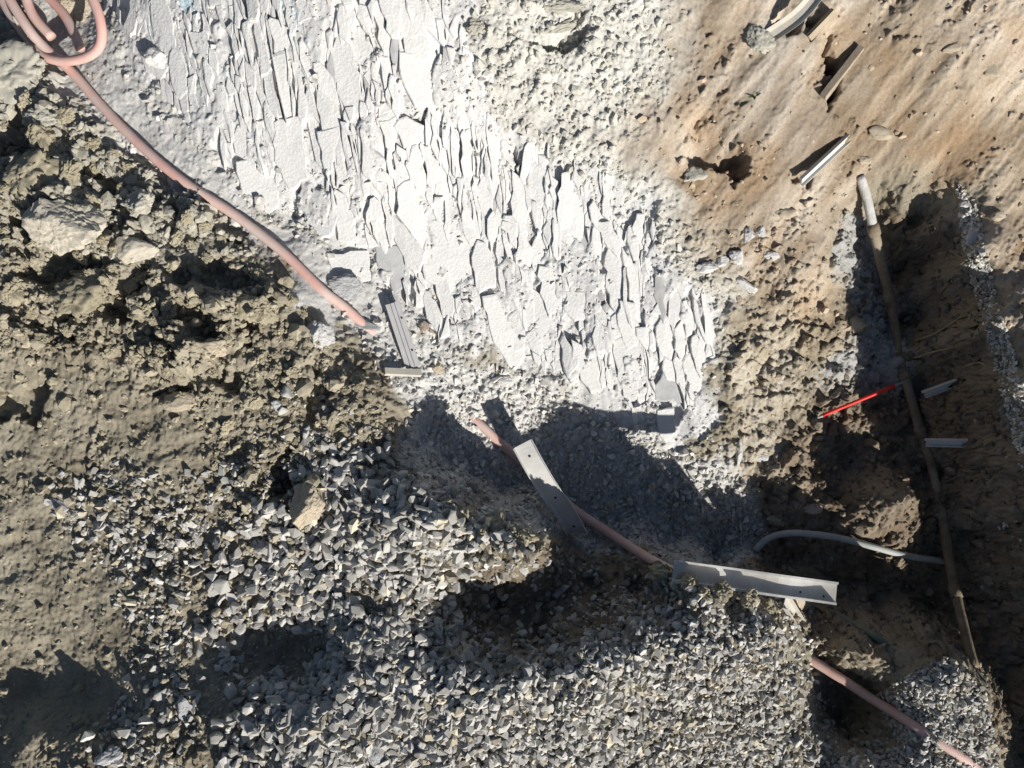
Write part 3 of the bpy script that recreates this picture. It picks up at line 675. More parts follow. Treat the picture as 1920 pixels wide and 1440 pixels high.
def settle(px, py):
    zz = Hs(*P(px, py, 0.0))
    for _ in range(5): zz = .5*zz + .5*H(*P(px, py, zz))
    x, y = P(px, py, zz); return x, y, H(x, y)
def mass(name, arrs, px, py, size, tint, lift, seed, mat, parent=None, flat=.7):
    sm_ = False
    r = np.random.RandomState(seed); x, y, zz = settle(px, py); rad = size*.5*MPX
    R_, _ = rotmats(len(px), r, flat); vi = r.randint(0, len(arrs), len(px)); Vs = []; Fs = []; Ts = []; base = 0
    for v in range(len(arrs)):
        s_ = np.where(vi == v)[0]
        if not len(s_): continue
        a, f = arrs[v]
        co = np.einsum('nij,kj->nki', R_[s_], a)*rad[s_][:, None, None]
        co += np.stack([x[s_], y[s_], zz[s_] + rad[s_]*lift[s_]], -1)[:, None, :]
        Vs.append(co.reshape(-1, 3)); Fs.append((f[None] + (np.arange(len(s_))*len(a))[:, None, None]).reshape(-1, 3) + base); base += len(s_)*len(a)
        Ts.append(np.repeat(tint[s_], len(a), 0))
    return link(name, mesh_np(name, np.concatenate(Vs), np.concatenate(Fs), mat, sm_, np.concatenate(Ts)), parent, kind='stuff')
def gtint(n_, r, warm=.12):
    b = r.uniform(.62, 1.28, n_)[:, None]*np.array([[1, 1, 1.0]])
    wm = (r.uniform(0, 1, n_) < warm)[:, None]
    return np.where(wm, b*np.array([[1.12, 1.04, .86]]), b*np.array([[1, 1, 1.0]]))

# --- gravel on the bank
def gsize(px, py, r):
    s_ = np.interp(px + .55*(py - 1150), [350, 700, 1000, 1300, 1600], [25, 23.5, 19.5, 14.5, 12.5])
    return s_*np.clip(np.exp(r.normal(0, .34, len(px))), .45, 1.5)
gx_, gy_, gs_ = scatter(11000, 'gravel', gsize, lambda a, b: np.clip(.38 + (zone('gravel', a, b))/150., 0, 1)*np.interp(a + .5*(b - 1150), [420, 900], [.5, 1])*(np.hypot((a - 525)/88, (b - 1222)/50) + .5*fbm(a/45., b/45., 140, 2) > 1)*(np.hypot((a - 700)/36, (b - 1128)/26) + .5*fbm(a/45., b/45., 141, 2) > 1)*(np.hypot((a - 545)/26, (b - 890)/45) > 1), 5, -56)
sx_, sy_, ss_ = scatter(1300, 'scatter', lambda a, b, r: np.clip(14*np.exp(r.normal(0, .4, len(a))), 6, 34), lambda a, b: np.clip(.12 + zone('scatter', a, b)/120. + .25*(b > 950), 0, .9), 6)
fx_, fy_, fs_ = scatter(3600, 'gravel', lambda a, b, r: 6.5*np.exp(r.normal(0, .3, len(a))), None, 7, -70)
sx_ = np.concatenate([sx_, fx_]); sy_ = np.concatenate([sy_, fy_]); ss_ = np.concatenate([ss_, fs_])
r5 = np.random.RandomState(55)
px = np.concatenate([gx_, sx_]); py = np.concatenate([gy_, sy_]); ps = np.concatenate([gs_, ss_])
lift = r5.uniform(-.1, .75, len(px)); lift[len(gx_):] = r5.uniform(.05, .35, len(sx_))
infr = (px > 15) & (px < 1905) & (py > 15) & (py < 1425)
score = np.where(infr, ps*(lift > .2), 0); order = np.argsort(-score); big = order[:300]; rest = order[300:]
LABEL_G = ['large angular grey stone among the coarse gravel on the middle of the bank', 'grey crushed stone lying loose on the brown soil left of the gravel', 'angular grey stone in the gravel along the bottom edge', 'grey stone in the gravel heap beside the deep hole']
bx, by, bz = settle(px[big], py[big]); Rm, Rq = rotmats(300, np.random.RandomState(8), .7)
for k, j in enumerate(big):
    g = 1 if j >= len(gx_) else (3 if px[j] > 1150 else (2 if py[j] > 1250 else 0))
    o = link('gravel_stone', STONES[k % len(STONES)], label=LABEL_G[g], cat='stone', group=('coarse gravel on the bank', 'loose stones on the soil', 'gravel along the bottom', 'gravel beside the hole')[g])
    rad = ps[j]*.5*MPX; o.scale = (rad, rad, rad); o.rotation_mode = 'QUATERNION'; o.rotation_quaternion = Rq[k]
    o.location = (bx[k], by[k], bz[k] + rad*min(.55, lift[j]))
mass('gravel', SARR, px[rest], py[rest], ps[rest], gtint(len(rest), r5), lift[rest], 12, MAT['gravelmass'])
o = bpy.data.objects['gravel']; o['label'] = 'grey crushed stone gravel spread over the bank'; o['category'] = 'gravel'
# --- gravel further down
a_, b_, c_ = scatter(2600, 'lowgravel', lambda a, b, r: 11*np.exp(r.normal(0, .25, len(a))), None, 15)
o = mass('lower_gravel', SARR, a_, b_, c_, gtint(len(a_), r5), r5.uniform(0, .6, len(a_)), 13, MAT['gravelmass']); o['label'] = 'fine grey gravel on the slope in the lower right corner'; o['category'] = 'gravel'
a_, b_, c_ = scatter(2600, 'ledge', lambda a, b, r: 8*np.exp(r.normal(0, .3, len(a))), None, 16)
o = mass('ledge_gravel', SARR, a_, b_, c_, gtint(len(a_), r5)*1.25, r5.uniform(0, .6, len(a_)), 14, MAT['gravelmass']); o['label'] = 'fine pale gravel on the ledge right of the trench'; o['category'] = 'gravel'
# --- rubble at the foot of the bank
a_, b_, c_ = scatter(4200, 'pit', lambda a, b, r: np.clip(8*np.exp(r.normal(0, .5, len(a))), 4, 26), lambda a, b: np.clip((b - 560)/420., .015, 1), 17)
o = mass('rubble', SARR, a_, b_, c_, np.clip(gtint(len(a_), r5, .1)*np.interp(b_, [600, 850, 980], [1.35, 1.3, 1.0])[:, None], 0, 1.5), r5.uniform(-.1, .5, len(a_)), 18, MAT['gravelmass']); o['label'] = 'small grey rubble strewn along the foot of the bank'; o['category'] = 'rubble'
a_, b_, c_ = scatter(3000, 'rock', lambda a, b, r: np.clip(6.5*np.exp(r.normal(0, .5, len(a))), 4, 20), lambda a, b: np.clip((a + .3*b - 180)/500., .15, 1), 19, -18)
o = mass('rock_chips', SARR, a_, b_, c_, np.clip(r5.uniform(1.05, 1.4, len(a_))[:, None]*np.ones((1, 3)), 0, 2.1), r5.uniform(-.2, .4, len(a_)), 20, MAT['gravelmass'], GROUND['rock_face'])
a_, b_, c_ = scatter(1000, 'pale', lambda a, b, r: np.clip(8*np.exp(r.normal(0, .5, len(a))), 4, 24), None, 23)
o = mass('pale_crumbs', CARR1, a_, b_, c_, r5.uniform(.46, .62, len(a_))[:, None]*np.array([[1, .98, .88]]), r5.uniform(-.2, .4, len(a_)), 24, MAT['clodmass'], GROUND['sandy_slope'])
a_, b_, c_ = scatter(1900, 'sand', lambda a, b, r: np.clip(7*np.exp(r.normal(0, .5, len(a))), 3, 22), lambda a, b: np.clip((b - 150)/500., .1, 1)*(a < 1620) + .25*(a >= 1620), 25)
o = mass('sand_crumbs', CARR1, a_, b_, c_, r5.uniform(.34, .56, len(a_))[:, None]*np.array([[1, .82, .62]]), r5.uniform(-.2, .4, len(a_)), 26, MAT['clodmass'], GROUND['sandy_slope'])
a_, b_, c_ = scatter(1100, 'trench', lambda a, b, r: np.clip(11*np.exp(r.normal(0, .5, len(a))), 5, 34), None, 27)
o = mass('trench_crumbs', CARR1, a_, b_, c_, r5.uniform(.10, .30, len(a_))[:, None]*np.array([[1, .86, .68]]), r5.uniform(-.2, .4, len(a_)), 28, MAT['clodmass'], GROUND['trench_floor'])
a_, b_, c_ = scatter(500, 'hollow', lambda a, b, r: np.clip(11*np.exp(r.normal(0, .5, len(a))), 5, 30), None, 127, -14)
o = mass('hollow_crumbs', CARR, a_, b_, c_, r5.uniform(.18, .34, len(a_))[:, None]*np.array([[1, .9, .74]]), r5.uniform(-.2, .4, len(a_)), 128, MAT['clodmass'], GROUND['soil_bank'])
a_, b_, c_ = scatter(240, 'hollow', lambda a, b, r: np.clip(15*np.exp(r.normal(0, .35, len(a))), 7, 28), None, 129, -20)
o = mass('hollow_stones', SARR, a_, b_, c_, gtint(len(a_), r5), r5.uniform(0, .4, len(a_)), 130, MAT['gravelmass'], GROUND['soil_bank'])
# --- crumbs on the soil bank
ZONE['bank'] = poly_sd([(-100,120),(120,180),(300,340),(480,460),(620,620),(720,740),(760,870),(600,960),(400,1010),(340,1150),(370,1280),(340,1500),(-100,1500)])
a_, b_, c_ = scatter(4300, 'bank', lambda a, b, r: np.clip(np.interp(b, [200, 600, 900, 1440], [11, 8.5, 6.5, 6])*np.exp(r.normal(0, .55, len(a))), 4, 44), lambda a, b: np.where(zone('smooth', a, b) > 0, .26, 1.), 29)
o = mass('soil_crumbs', CARR, a_, b_, c_, r5.uniform(.8, 1.15, len(a_))[:, None]*np.where((b_ < 480)[:, None], np.array([[.41, .39, .33]]), np.array([[.36, .325, .245]])), r5.uniform(-.2, .45, len(a_)), 30, MAT['clodmass'], GROUND['soil_bank'])

a_, b_, c_ = scatter(1000, 'gravel', lambda a, b, r: np.clip(9*np.exp(r.normal(0, .55, len(a))), 4, 34), lambda a, b: np.clip(1.15 - (a - 480)/420. - (b - 1000)/500., .02, 1), 229, -10)
o = mass('soil_crumbs', CARR, a_, b_, c_, r5.uniform(.8, 1.15, len(a_))[:, None]*np.array([[.36, .325, .245]]), r5.uniform(0, .7, len(a_)), 230, MAT['clodmass'], GROUND['soil_bank'])
# --- single clods and boulders
def boulder(name, px, py, w_, h_, label, cat, mat, seed, facet=0., sub=4, rot=0., sink=.25, hz=.7, group=None, amp=.3):
    g = ground(px, py); me = lump_mesh(seed, mat, sub, amp, name, facet)
    o = link(name, me, label=label, cat=cat, group=group); k = MPX*(CAM[2] - g.z)/CAM[2]
    rx, ry = w_*.5*k, h_*.5*k; rz_ = min(rx, ry)*hz
    o.scale = (rx, ry, rz_); o.rotation_euler = (0, 0, math.radians(rot)); o.location = (g.x, g.y, g.z + rz_*(.8 - sink*2))
    return o
BL = [
 ('boulder',132,432,120,130,'largest pale tan boulder in the clods at the left edge','boulder','palestone',1,.7,10,.15,.8),
 ('boulder',578,950,78,100,'tan sandy boulder in a dark gap amid the gravel','boulder','sandstone',2,.7,-15,.15,.8),
 ('boulder',40,140,140,120,'big rounded grey clod below the coiled pink hose','clod','clodgrey',3,.2,20,.25,.8),
 ('boulder',250,470,90,70,'pale rounded clod right of the largest tan boulder','clod','palestone',4,.2,0,.25,.7),
 ('boulder',60,330,110,90,'grey brown clod between the left edge and the hose','clod','clod',5,.15,30,.25,.8),
 ('boulder',160,560,120,90,'broad crumbly brown clod below the largest tan boulder','clod','clod',6,.1,10,.3,.8),
 ('boulder',80,225,70,50,'pale grey clod just above the dark gap at the left edge','clod','clodgrey',7,.3,0,.25,.7),
 ('boulder',270,385,70,56,'grey clod beside the pink hose above the dark hollow','clod','clodgrey',8,.3,30,.2,.8),
 ('boulder',400,655,70,60,'ochre yellow clod halfway along the bank','clod','sandstone',9,.2,0,.25,.7),
 ('boulder',345,752,66,46,'tan clod with a black shadow at its upper side','clod','sandstone',10,.2,0,.25,.8),
 ('boulder',600,625,60,76,'smooth whitish stone at the top edge of the bank','stone','white_stone',11,.6,35,.25,.7),
 ('boulder',650,540,70,46,'dark grey rock near where the hose goes under','rock','slabgrey',12,.7,-10,.2,.9),
 ('boulder',465,575,60,56,'brown grey clod right of the dark hollow in the bank','clod','clod',13,.1,0,.25,.9),
 ('boulder',520,760,26,26,'small round pale pebble on the bank','pebble','white_stone',14,.0,0,.15,.9),
 ('boulder',300,115,56,50,'pale slab stone with a shadow on its left near the coil','stone','white_stone',15,.8,-20,.2,.8),
 ('boulder',140,20,70,60,'tan stone inside the hose coil at the top edge','stone','sandstone',16,.5,0,.25,.8),
 ('boulder',820,690,30,24,'small yellowish stone at the foot of the rock face','stone','sandstone',17,.6,0,.2,.8),
 ('boulder',945,715,26,22,'lone pale stone on smooth dust below the plates','stone','white_stone',18,.6,0,.2,.8),
 ('boulder',1395,535,54,30,'flat white stone lowest of the white stone cluster','stone','white_stone',19,.8,-25,.2,.8),
 ('boulder',1400,440,34,40,'white angular stone topmost of the cluster on the sand','stone','white_stone',20,.8,0,.2,.8),
 ('boulder',1427,435,22,28,'small white block right of the topmost white stone','stone','white_stone',21,.8,0,.2,.8),
 ('boulder',1355,490,34,26,'white stone in the left part of the white cluster','stone','white_stone',22,.8,20,.2,.8),
 ('boulder',1380,482,28,40,'upright white stone in the middle of the white cluster','stone','white_stone',23,.8,-30,.2,.8),
 ('boulder',1322,505,40,30,'white stone where the plates meet the white cluster','stone','white_stone',24,.8,0,.2,.8),
 ('boulder',1445,480,26,20,'small white stone right of the white cluster','stone','white_stone',25,.8,0,.2,.8),
 ('boulder',1385,850,16,54,'narrow white sliver of stone standing by the shadow edge','stone','white_stone',26,.8,-6,.2,.9),
 ('boulder',1430,858,30,20,'pale stone at the rim of the shaded pit','stone','white_stone',27,.6,0,.2,.8),
 ('boulder',1600,610,44,50,'pale brown block on the left lip of the trench','rock','sandstone',28,.6,20,.25,.8),
 ('boulder',1300,330,46,36,'pale clod half sunk in the sand above the plates','clod','clodgrey',51,.3,20,.3,.7),
 ('boulder',1650,250,52,40,'brown sandy clod above the upper end of the pipe','clod','sandstone',52,.3,-20,.35,.7),
 ('boulder',1620,300,34,26,'small sandy clod right of the white strip','clod','sandstone',53,.3,0,.3,.7),
 ('boulder',1785,90,40,30,'sandy lump high on the smooth slope at the right','clod','sandstone',54,.2,30,.4,.6),
 ('boulder',1860,130,34,44,'sandy lump near the right edge of the smooth slope','clod','sandstone',55,.2,10,.4,.6),
 ('boulder',1470,400,40,30,'tan clod between the white strip and the white stones','clod','sandstone',56,.3,0,.3,.7),
 ('boulder',1455,975,34,26,'brown stone in shade near the bent grey conduit','stone','clod',29,.5,0,.25,.8),
 ('boulder',1520,955,40,30,'pinkish stone in the shaded pit','stone','brick',30,.5,0,.25,.8),
 ('boulder',1868,405,26,24,'round stone sunk in a hollow at the right edge','stone','sandstone',31,.2,0,.3,.8),
 ('boulder',1825,450,26,44,'white stone on the gravel ledge by the trench','stone','white_stone',32,.7,-10,.2,.8),
 ('boulder',1812,385,28,22,'white stone at the upper end of the gravel ledge','stone','white_stone',33,.7,0,.2,.8),
 ('boulder',895,50,44,40,'pale yellow stone in the crumbly slope at the top','stone','clodgrey',35,.5,20,.3,.7),
 ('boulder',1060,15,90,34,'olive brown stone at the top edge above dark gaps','stone','clodgrey',36,.5,0,.3,.9),
 ('boulder',1050,55,60,24,'flat pale stone over a black gap near the top','stone','clodgrey',37,.5,20,.25,.9),
 ('boulder',1420,75,70,60,'pale lump of sandy rock left of the sheet at the top','rock','clodgrey',38,.3,-40,.35,.6),
 ('boulder',685,612,50,22,'flat grey slab of stone under the hose end','stone','slabgrey',40,.85,-15,.25,.6),
 ('boulder',795,615,22,34,'brownish red lump of brick beside the grooved grey board','brick','brick',41,.5,0,.25,.8),
 ('boulder',115,950,60,26,'flat grey stone on the smooth soil at the left','stone','slabgrey',42,.8,-20,.3,.6),
 ('boulder',145,965,46,26,'pale grey stone right of the flat stone on smooth soil','stone','clodgrey',43,.7,0,.3,.6),
 ('boulder',208,1418,50,40,'grey stone at the bottom edge left of the gravel','stone','slabgrey',44,.7,30,.25,.7),
 ('boulder',345,1325,34,44,'slanting grey stone left of the bottom gravel','stone','slabgrey',45,.8,25,.2,.7),
 ('boulder',708,1405,30,64,'long light grey stone standing out in the bottom gravel','stone','slabgrey',46,.8,8,.1,.8),
]
for nm, x_, y_, w_, h_, lb, ct, mt, sd, fc, rt, sk, hz in BL:
    nm = {'clod': 'soil_clod', 'stone': 'stone', 'rock': 'rock', 'pebble': 'pebble', 'brick': 'brick_fragment'}.get(ct, nm)
    boulder(nm, x_, y_, w_*1.06, h_*1.06, lb, ct, MAT[mt], 900 + sd, fc, 5 if max(w_, h_) > 60 else 4, rt, sk, hz, amp=.62 if mt in ('clod', 'clodgrey') else .3)
# repeated clods of the bank
rc = random.Random(31); cnt = 0; placed = []
while cnt < 150:
    px_ = rc.uniform(0, 720); py_ = rc.uniform(150, 900)
    if zone1('bank', px_, py_) < 14 or zone1('smooth', px_, py_) > 0 or rc.random() < (py_ - 500)/600: continue
    s_ = min(64, 16*math.exp(abs(rc.gauss(0, .55))))*(1.25 if py_ < 560 else .85)
    if any(math.hypot(px_ - a, py_ - b) < (s_ + c)*.5 for a, b, c in placed): continue
    placed.append((px_, py_, s_)); cnt += 1
    g = ground(px_, py_); o = link('soil_clod', CLODS[cnt % 10], label='one of the many crumbly brown soil clods heaped on the left bank', cat='clod', group='soil clods on the bank')
    rad = s_*.5*MPX; o.scale = (rad, rad*rc.uniform(.8, 1), rad*rc.uniform(.7, 1)); o.rotation_euler = (rc.uniform(-.5, .5), rc.uniform(-.5, .5), rc.uniform(0, 6.28)); o.location = g + Vector((0, 0, rad*.25))

def W3(px, py, zz): x, y = P(px, py, zz); return Vector((float(x), float(y), zz))
# clods added on the lip of the bank to give its shadow a ragged edge
for k, (x_, y_, s_) in enumerate(((1238,1074,44),(1290,1092,40),(1352,1106,46),(1405,1120,36),(1440,1140,44),(1320,1112,30),(935,985,42),(980,1005,48),(1008,1030,34),(880,965,36),(835,945,30),(905,1000,30))):
    g = ground(x_, y_); k_ = s_*.5*MPX
    o = link('soil_clod', CLODS[(k*3) % 10], cat='clod', group='clods added on the lip of the bank', label='added brown soil clod roughening the shadow of the bank lip beside the long steel channel' if x_ > 1200 else 'added brown soil clod roughening the shadow of the gravelly bank lip beside the bent strip')
    o.scale = (k_, k_*.85, k_*(1.3 if k % 2 else .9)); o.rotation_euler = (0, 0, k*1.3); o.location = g + Vector((0, 0, k_*.45))
# ------------------------------------------------------------------ pink hose with its coil
RH = .0128
def on(pts, off): return [ground(a, b, off + (c[0] if c else 0)) for a, b, *c in pts]
coil = [(0,-150,.0),(-6,-60,.0),(14,10,.0),(45,65,.0),(88,112,.0),(135,130,.03),(180,126,.045),(208,108,.055),(214,75,.075),(205,35,.095),(185,-5,.11),(160,-40,.11),(120,-58,.09),(82,-40,.07),(68,-10,.055),(80,45,.04),(112,85,.03)]
run = [(20,-60,.055),(30,0,.05),(60,60,.036),(100,105,.022),(140,140,.004),(185,192,0),(235,245,0),(300,306,.002),(360,352,.002),(430,398,.002),(485,437,.002),(540,482,.002),(600,540,.002),(650,580,-.004),(700,625,-.02)]
h_root = empty('hose', ground(130, 150), 'long dusty pink rubber hose coiled at the upper left and running down beside the bank', 'hose')
def hpart(nm, pts, per=8, world_pts=None):
    p = world_pts or on(pts, RH*.85)
    # smooth the resting height
    for _ in range(2): p = [p[0]] + [Vector((p[i].x, p[i].y, (p[i-1].z + 2*p[i].z + p[i+1].z)/4)) for i in range(1, len(p)-1)] + [p[-1]]
    me = tube(nm, catmull(p, per), RH, MAT['hose'], 16); o = link(nm, me, h_root); o.matrix_parent_inverse = Matrix.Translation(-Vector(h_root.location)); return o
coil2 = [(48,-40,.03),(50,0,.03),(66,50,.03),(98,88,.036),(122,118,.03)]
inner = [(60,-30,.02),(95,0,.02),(130,38,.02),(150,75,.02),(158,100,.012)]
hpart('coil_loop', coil); hpart('coil_loop', inner); hpart('hose_run', run)
hpart('hose_run', [(870,770,-.03),(905,800,-.012),(935,828,.0),(975,862,.002),(1030,915,.002),(1080,958,.002),(1130,992,.002),(1180,1025,.0),(1225,1052,-.004),(1270,1075,-.03)])
lo = [(1430,1168,-.36),(1500,1220,-.31),(1560,1262,-.285),(1620,1302,-.27),(1680,1338,-.245),(1740,1376,-.215),(1800,1416,-.18),(1850,1455,-.155),(1920,1510,-.12)]
lw = []
for a, b, c in lo: lw.append(W3(a, b, max(c, ground(a, b).z + RH*.9 + .010)) if a > 1495 else W3(a, b, c))
hpart('hose_run', None, 8, lw)

# ------------------------------------------------------------------ metal profiles and boards
def W3(px, py, zz): x, y = P(px, py, zz); return Vector((float(x), float(y), zz))
def thing_bar(name, label, cat, path, prof, mat, up=Vector((0, 0, 1)), twist=0., part='rail', holes=(), hole_r=.004, group=None, face=.0):
    root = empty(name, path[0], label, cat, group); inv = Matrix.Translation(-Vector(path[0]))
    o = link(part, bar(part, path, prof, mat, up, twist), root); o.matrix_parent_inverse = inv
    fr = frames(path, up); n_ = len(fr) - 1
    for t, side in holes:
        q, tt, a, b = fr[int(t*n_)]; tw = twist*int(t*n_)/n_
        a2 = a*math.cos(tw) - b*math.sin(tw); b2 = b*math.cos(tw) + a*math.sin(tw)
        bm = bmesh.new(); m4 = Matrix((( b2.x, tt.x, a2.x), (b2.y, tt.y, a2.y), (b2.z, tt.z, a2.z))).to_4x4()
        bmesh.ops.create_cone(bm, cap_ends=True, segments=12, radius1=hole_r, radius2=hole_r*.8, depth=.002, matrix=Matrix.Translation(q + b2*side + a2*(face + .0008)) @ m4)
        h = link('hole', bm_mesh('hole', bm, MAT['bolt'], False), root); h.matrix_parent_inverse = inv
    return root
# bent strip standing in the cut
g1 = ground(1092, 1000, -.01)
pth = catmull([W3(980, 832, -.07), W3(1002, 872, -.085), W3(1030, 918, -.115), W3(1058, 956, -.15), W3(1076, 988, -.18), W3(1084, 1000, -.21)], 5)
thing_bar('metal_strip', 'bent bright galvanised metal strip standing across the pink hose', 'metal strip', pth, [(-.028, .006), (-.028, .0), (-.024, -.004), (.024, -.004), (.028, 0), (.028, .010), (.0265, .010), (.0265, .0), (.023, -.0025), (-.023, -.0025), (-.0265, .0), (-.0265, .006)], MAT['zinc'], Vector((-.25, .1, 1)), -.35, 'strip', ((.12, 0), (.5, 0), (.8, 0)), .004, face=-.003)
# big channel reaching out over the pit
pth = line(W3(1262, 1068, .045), W3(1568, 1112, .075), 14)
for i, q in enumerate(pth): q.z += .004*math.sin(i*.9)
thing_bar('metal_channel', 'long galvanised steel channel reaching from the bank over the pit, open end to the right', 'metal channel', pth, channel(.047, .020, .0016, .004), MAT['zinc'], Vector((.1, -.12, 1)), .1, 'rail', ((.95, .012), (.82, .01)), .003, face=.0016)
pth = line(W3(1470, 1128, .0), W3(1522, 1212, -.30), 10)
thing_bar('metal_channel', 'short dusty steel channel slanting into the pit below the big channel', 'metal channel', pth, channel(.034, .014, .0016), MAT['zincdusty'], Vector((0, .3, 1)), 0, 'rail')
pth = line(W3(1500, 1110, -.10), W3(1522, 1162, -.30), 6)
thing_bar('wooden_lath', 'tan wooden lath end half hidden under the big channel', 'lath', pth, [(-.022, .005), (.022, .005), (.022, -.005), (-.022, -.005)], MAT['wood'], Vector((0, 0, 1)), 0, 'board')
# grooved board
a, b = ground(738, 572, .022), ground(776, 690, .012)
prof = [(-.019, 0), (-.019, .010), (-.006, .010), (-.006, .006), (-.003, .006), (-.003, .010), (.005, .010), (.005, .006), (.008, .006), (.008, .010), (.019, .010), (.019, 0)]
thing_bar('grooved_board', 'grey grooved board with nail holes lying at the foot of the rock face', 'board', line(a, b, 8), prof, MAT['grooved'], normal(a.x, a.y), .0, 'board', ((.25, -.012), (.8, -.012)), .003, face=.010)
a, b = ground(722, 698, .012), ground(790, 701, .012)
thing_bar('flat_board', 'short grey flat board lying crosswise below the grooved board', 'board', line(a, b, 6), [(-.009, -.006), (.009, -.006), (.009, .006), (-.009, .006)], MAT['zincdusty'], Vector((0, .3, 1)), 0, 'board')
# strip on the sandy slope
a = ground(1590, 256, -.004); b = ground(1500, 340, .0); b = W3(1500, 340, b.z + .055)
thing_bar('metal_strip', 'white metal strip jutting out of the sandy slope with a long shadow', 'metal strip', line(a, b, 8), channel(.027, .010, .0018), MAT['zinc'], Vector((.5, -.7, .6)), 0, 'strip')
# boards stuck in the slope
a = ground(1538, 186, .0); b = ground(1612, 92, .0)
thing_bar('wooden_board', 'brown board set on edge in the sandy slope beside a black gap', 'board', line(a + Vector((0, 0, .02)), b + Vector((0, 0, .012)), 8), [(-.008, -.06), (.008, -.06), (.008, .006), (-.008, .004)], MAT['wood'], Vector((-.1, .1, 1)), 0, 'board')
a = ground(1440, 72, .0); b = ground(1545, -20, .0)
thing_bar('bent_sheet', 'pale bent sheet sticking out of the slope at the top edge over a black hollow', 'sheet', catmull([a + Vector((0, 0, .0)), a.lerp(b, .45) + Vector((.012, -.012, .035)), b + Vector((0, 0, .06))], 6), [(-.020, .008), (-.010, .0), (.008, -.003), (.017, .003), (.017, .005), (.008, -.001), (-.009, .002), (-.019, .010)], MAT['zincdusty'], Vector((.1, -.1, 1)), .2, 'sheet')
a = ground(1514, 72, .0); b = ground(1558, 28, .0)
thing_bar('wooden_lath', 'narrow brown lath in the slope right of the bent sheet', 'lath', line(a + Vector((0, 0, .004)), b + Vector((0, 0, .02)), 5), [(-.005, -.03), (.005, -.03), (.005, .012), (-.005, .010)], MAT['wood'], Vector((-.4, .1, 1)), 0, 'board')
# two channel ends in the trench
for (x0_, y0_, x1_, y1_, lb) in ((1731, 738, 1798, 714, 'upper of two short steel channel ends on the right wall of the trench'), (1735, 828, 1818, 829, 'lower of two short steel channel ends on the right wall of the trench')):
    e1 = ground(x1_, y1_, -.01); zz = ground(x0_, y0_).z + .05
    thing_bar('channel_end', lb, 'metal channel', line(W3(x0_, y0_, max(zz, e1.z - .06)), e1, 6), channel(.024, .009, .0018), MAT['zinc'], Vector((.2, -.6, 1)), 0, 'rail', ((.08, 0),), .003, group='channel ends in the trench', face=.0018)
# red rod bridging the trench
zr = max(ground(1528 + 172*t/12, 785 - 71*t/12).z for t in range(13)) + .004
A_ = W3(1528, 785, zr - .004); B_ = W3(1700, 714, zr + .004)
root = empty('red_rod', A_, 'thin bright red rod with dull grey pointed tips lying across the trench', 'rod'); inv = Matrix.Translation(-A_)
for nm, t0, t1_, rf, mt in (('shaft', .08, .87, lambda t: .0052, 'redpaint'), ('tip', .0, .08, lambda t: .0015 + .0042*t, 'steeltip'), ('tip', .87, 1.0, lambda t: .0048 - .0026*t, 'steeltip')):
    o = link(nm, tube(nm, line(A_.lerp(B_, t0), A_.lerp(B_, t1_), 8), rf, MAT[mt], 8), root); o.matrix_parent_inverse = inv
# old pipe in the trench
PIP = [(1612,330,-.10),(1625,370,-.22),(1638,430,-.40),(1652,490,-.47),(1668,560,-.50),(1682,630,-.51),(1696,700,-.50),(1712,760,-.50),(1726,810,-.50),(1748,880,-.50),(1764,960,-.52),(1778,1040,-.54),(1792,1110,-.56),(1808,1180,-.56),(1826,1250,-.54)]
pz = np.array([ground(a, b).z for a, b, c in PIP])
pz = np.array([max(pz[max(0, i-1):i+2]) for i in range(len(pz))]) - .003
for _ in range(3): pz[1:-1] = (pz[:-2] + 2*pz[1:-1] + pz[2:])/4
pp = catmull([W3(q[0], q[1], float(v)) for q, v in zip(PIP, pz)], 6)
root = empty('old_pipe', pp[40], 'old brown pipe in mortared lengths running down the middle of the dark trench', 'pipe'); inv = Matrix.Translation(-pp[40])
cuts = [0, 12, 24, 36, 48, 60, 72, len(pp) - 1]
for i in range(len(cuts) - 1):
    seg = pp[cuts[i]:cuts[i+1] + 1]; nm = 'pipe_length'
    o = link(nm, tube(nm, seg, .0130 + .001*(i % 2), MAT['mortar'] if i == 0 else MAT['pipe'], 14, True, .12), root); o.matrix_parent_inverse = inv
    if i: 
        k = cuts[i]; o = link('joint_collar', tube('joint_collar', pp[k-1:k+2], .0165, MAT['pipe'], 14, True, .1), root); o.matrix_parent_inverse = inv
# grey conduit
CD = [(1415,1032,-.40),(1440,1010,-.355),(1475,1000,-.33),(1520,1001,-.34),(1580,1010,-.37),(1640,1026,-.42),(1700,1042,-.47),(1768,1052,-.50)]
cg = [ground(a, b, .0) for a, b, c in CD]; ca_ = cg[0].z; cb_ = cg[-1].z + .012
cdp = catmull([W3(q[0], q[1], max(cg[i].z + .01, ca_ + (cb_ - ca_)*i/7 + (.05*math.sin(math.pi*i/7)))) for i, q in enumerate(CD)], 7)
root = empty('grey_conduit', cdp[0], 'bent grey plastic conduit arching over the shaded pit to the pipe', 'conduit'); inv = Matrix.Translation(-cdp[0])
o = link('conduit', tube('conduit', cdp, .0095, MAT['conduit'], 12, True, 0., .75), root); o.matrix_parent_inverse = inv
cp = [ground(1560, 1148, .0), ground(1582, 1160, .012), ground(1610, 1176, .012), ground(1640, 1194, .004), ground(1662, 1210, -.01)]
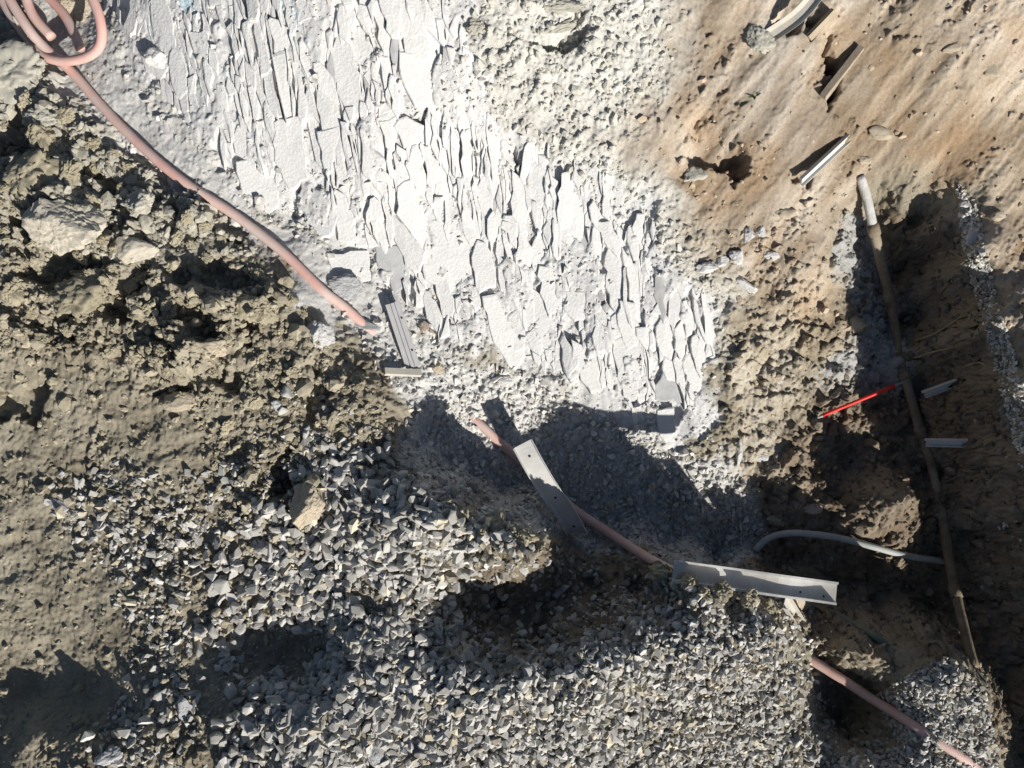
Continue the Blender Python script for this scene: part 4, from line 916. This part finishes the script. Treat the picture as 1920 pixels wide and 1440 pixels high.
link('green_conduit', tube('green_conduit', catmull(cp, 6), .010, MAT['teal'], 10), label='dark green conduit half buried in the shaded lower pit', cat='conduit')
# roots and straw
rr = random.Random(77)
def twig(name, pts, r0, mat, label, cat, group=None):
    p = catmull([ground(a, b, c) for a, b, c in pts], 5)
    link(name, tube(name, p, lambda t: r0*(1 - .7*t), mat, 6, True, .3), label=label, cat=cat, group=group)
twig('root', [(1712,640,.01),(1745,628,.03),(1790,600,.03),(1822,590,.02)], .0035, MAT['root'], 'upper thin root crossing the dark trench wall', 'root', 'roots in the trench')
twig('root', [(1712,672,.01),(1745,662,.03),(1775,655,.02),(1795,645,.01)], .003, MAT['root'], 'middle thin root above the upper channel end', 'root', 'roots in the trench')
twig('root', [(1800,690,.01),(1825,682,.02),(1836,690,.03),(1838,700,.01)], .0035, MAT['root'], 'short curled root at the right side of the trench', 'root', 'roots in the trench')
twig('straw', [(166,948,.004),(182,925,.01),(198,905,.008)], .0012, MAT['straw'], 'upright dry straw on the soil left of the gravel', 'straw')
twig('straw', [(70,1418,.004),(90,1400,.01),(112,1388,.006)], .0012, MAT['straw'], 'dry straw lying in the bottom left corner', 'straw')
twig('straw', [(172,903,.004),(200,915,.010),(226,922,.004)], .0012, MAT['straw'], 'dry straw lying crosswise by the upright straw', 'straw')
# small weed
gw = ground(1412, 180); root = empty('weed', gw, 'tiny green weed growing on the sandy slope', 'weed')
for k in range(9):
    a = rr.uniform(0, 6.28); l = rr.uniform(.010, .022); bm = bmesh.new(); d = Vector((math.cos(a), math.sin(a), rr.uniform(.3, 1.0))).normalized(); s_ = d.cross(Vector((0, 0, 1))).normalized()
    vs = [bm.verts.new(v) for v in (Vector((0, 0, -.002)), d*l*.45 + s_*l*.22, d*l + Vector((0, 0, -.002)), d*l*.45 - s_*l*.22, d*l*.5 + Vector((0, 0, -.002)))]
    bm.faces.new((vs[0], vs[1], vs[4])); bm.faces.new((vs[1], vs[2], vs[4])); bm.faces.new((vs[2], vs[3], vs[4])); bm.faces.new((vs[3], vs[0], vs[4]))
    link('leaf', bm_mesh('leaf', bm, MAT['leaf']), root)
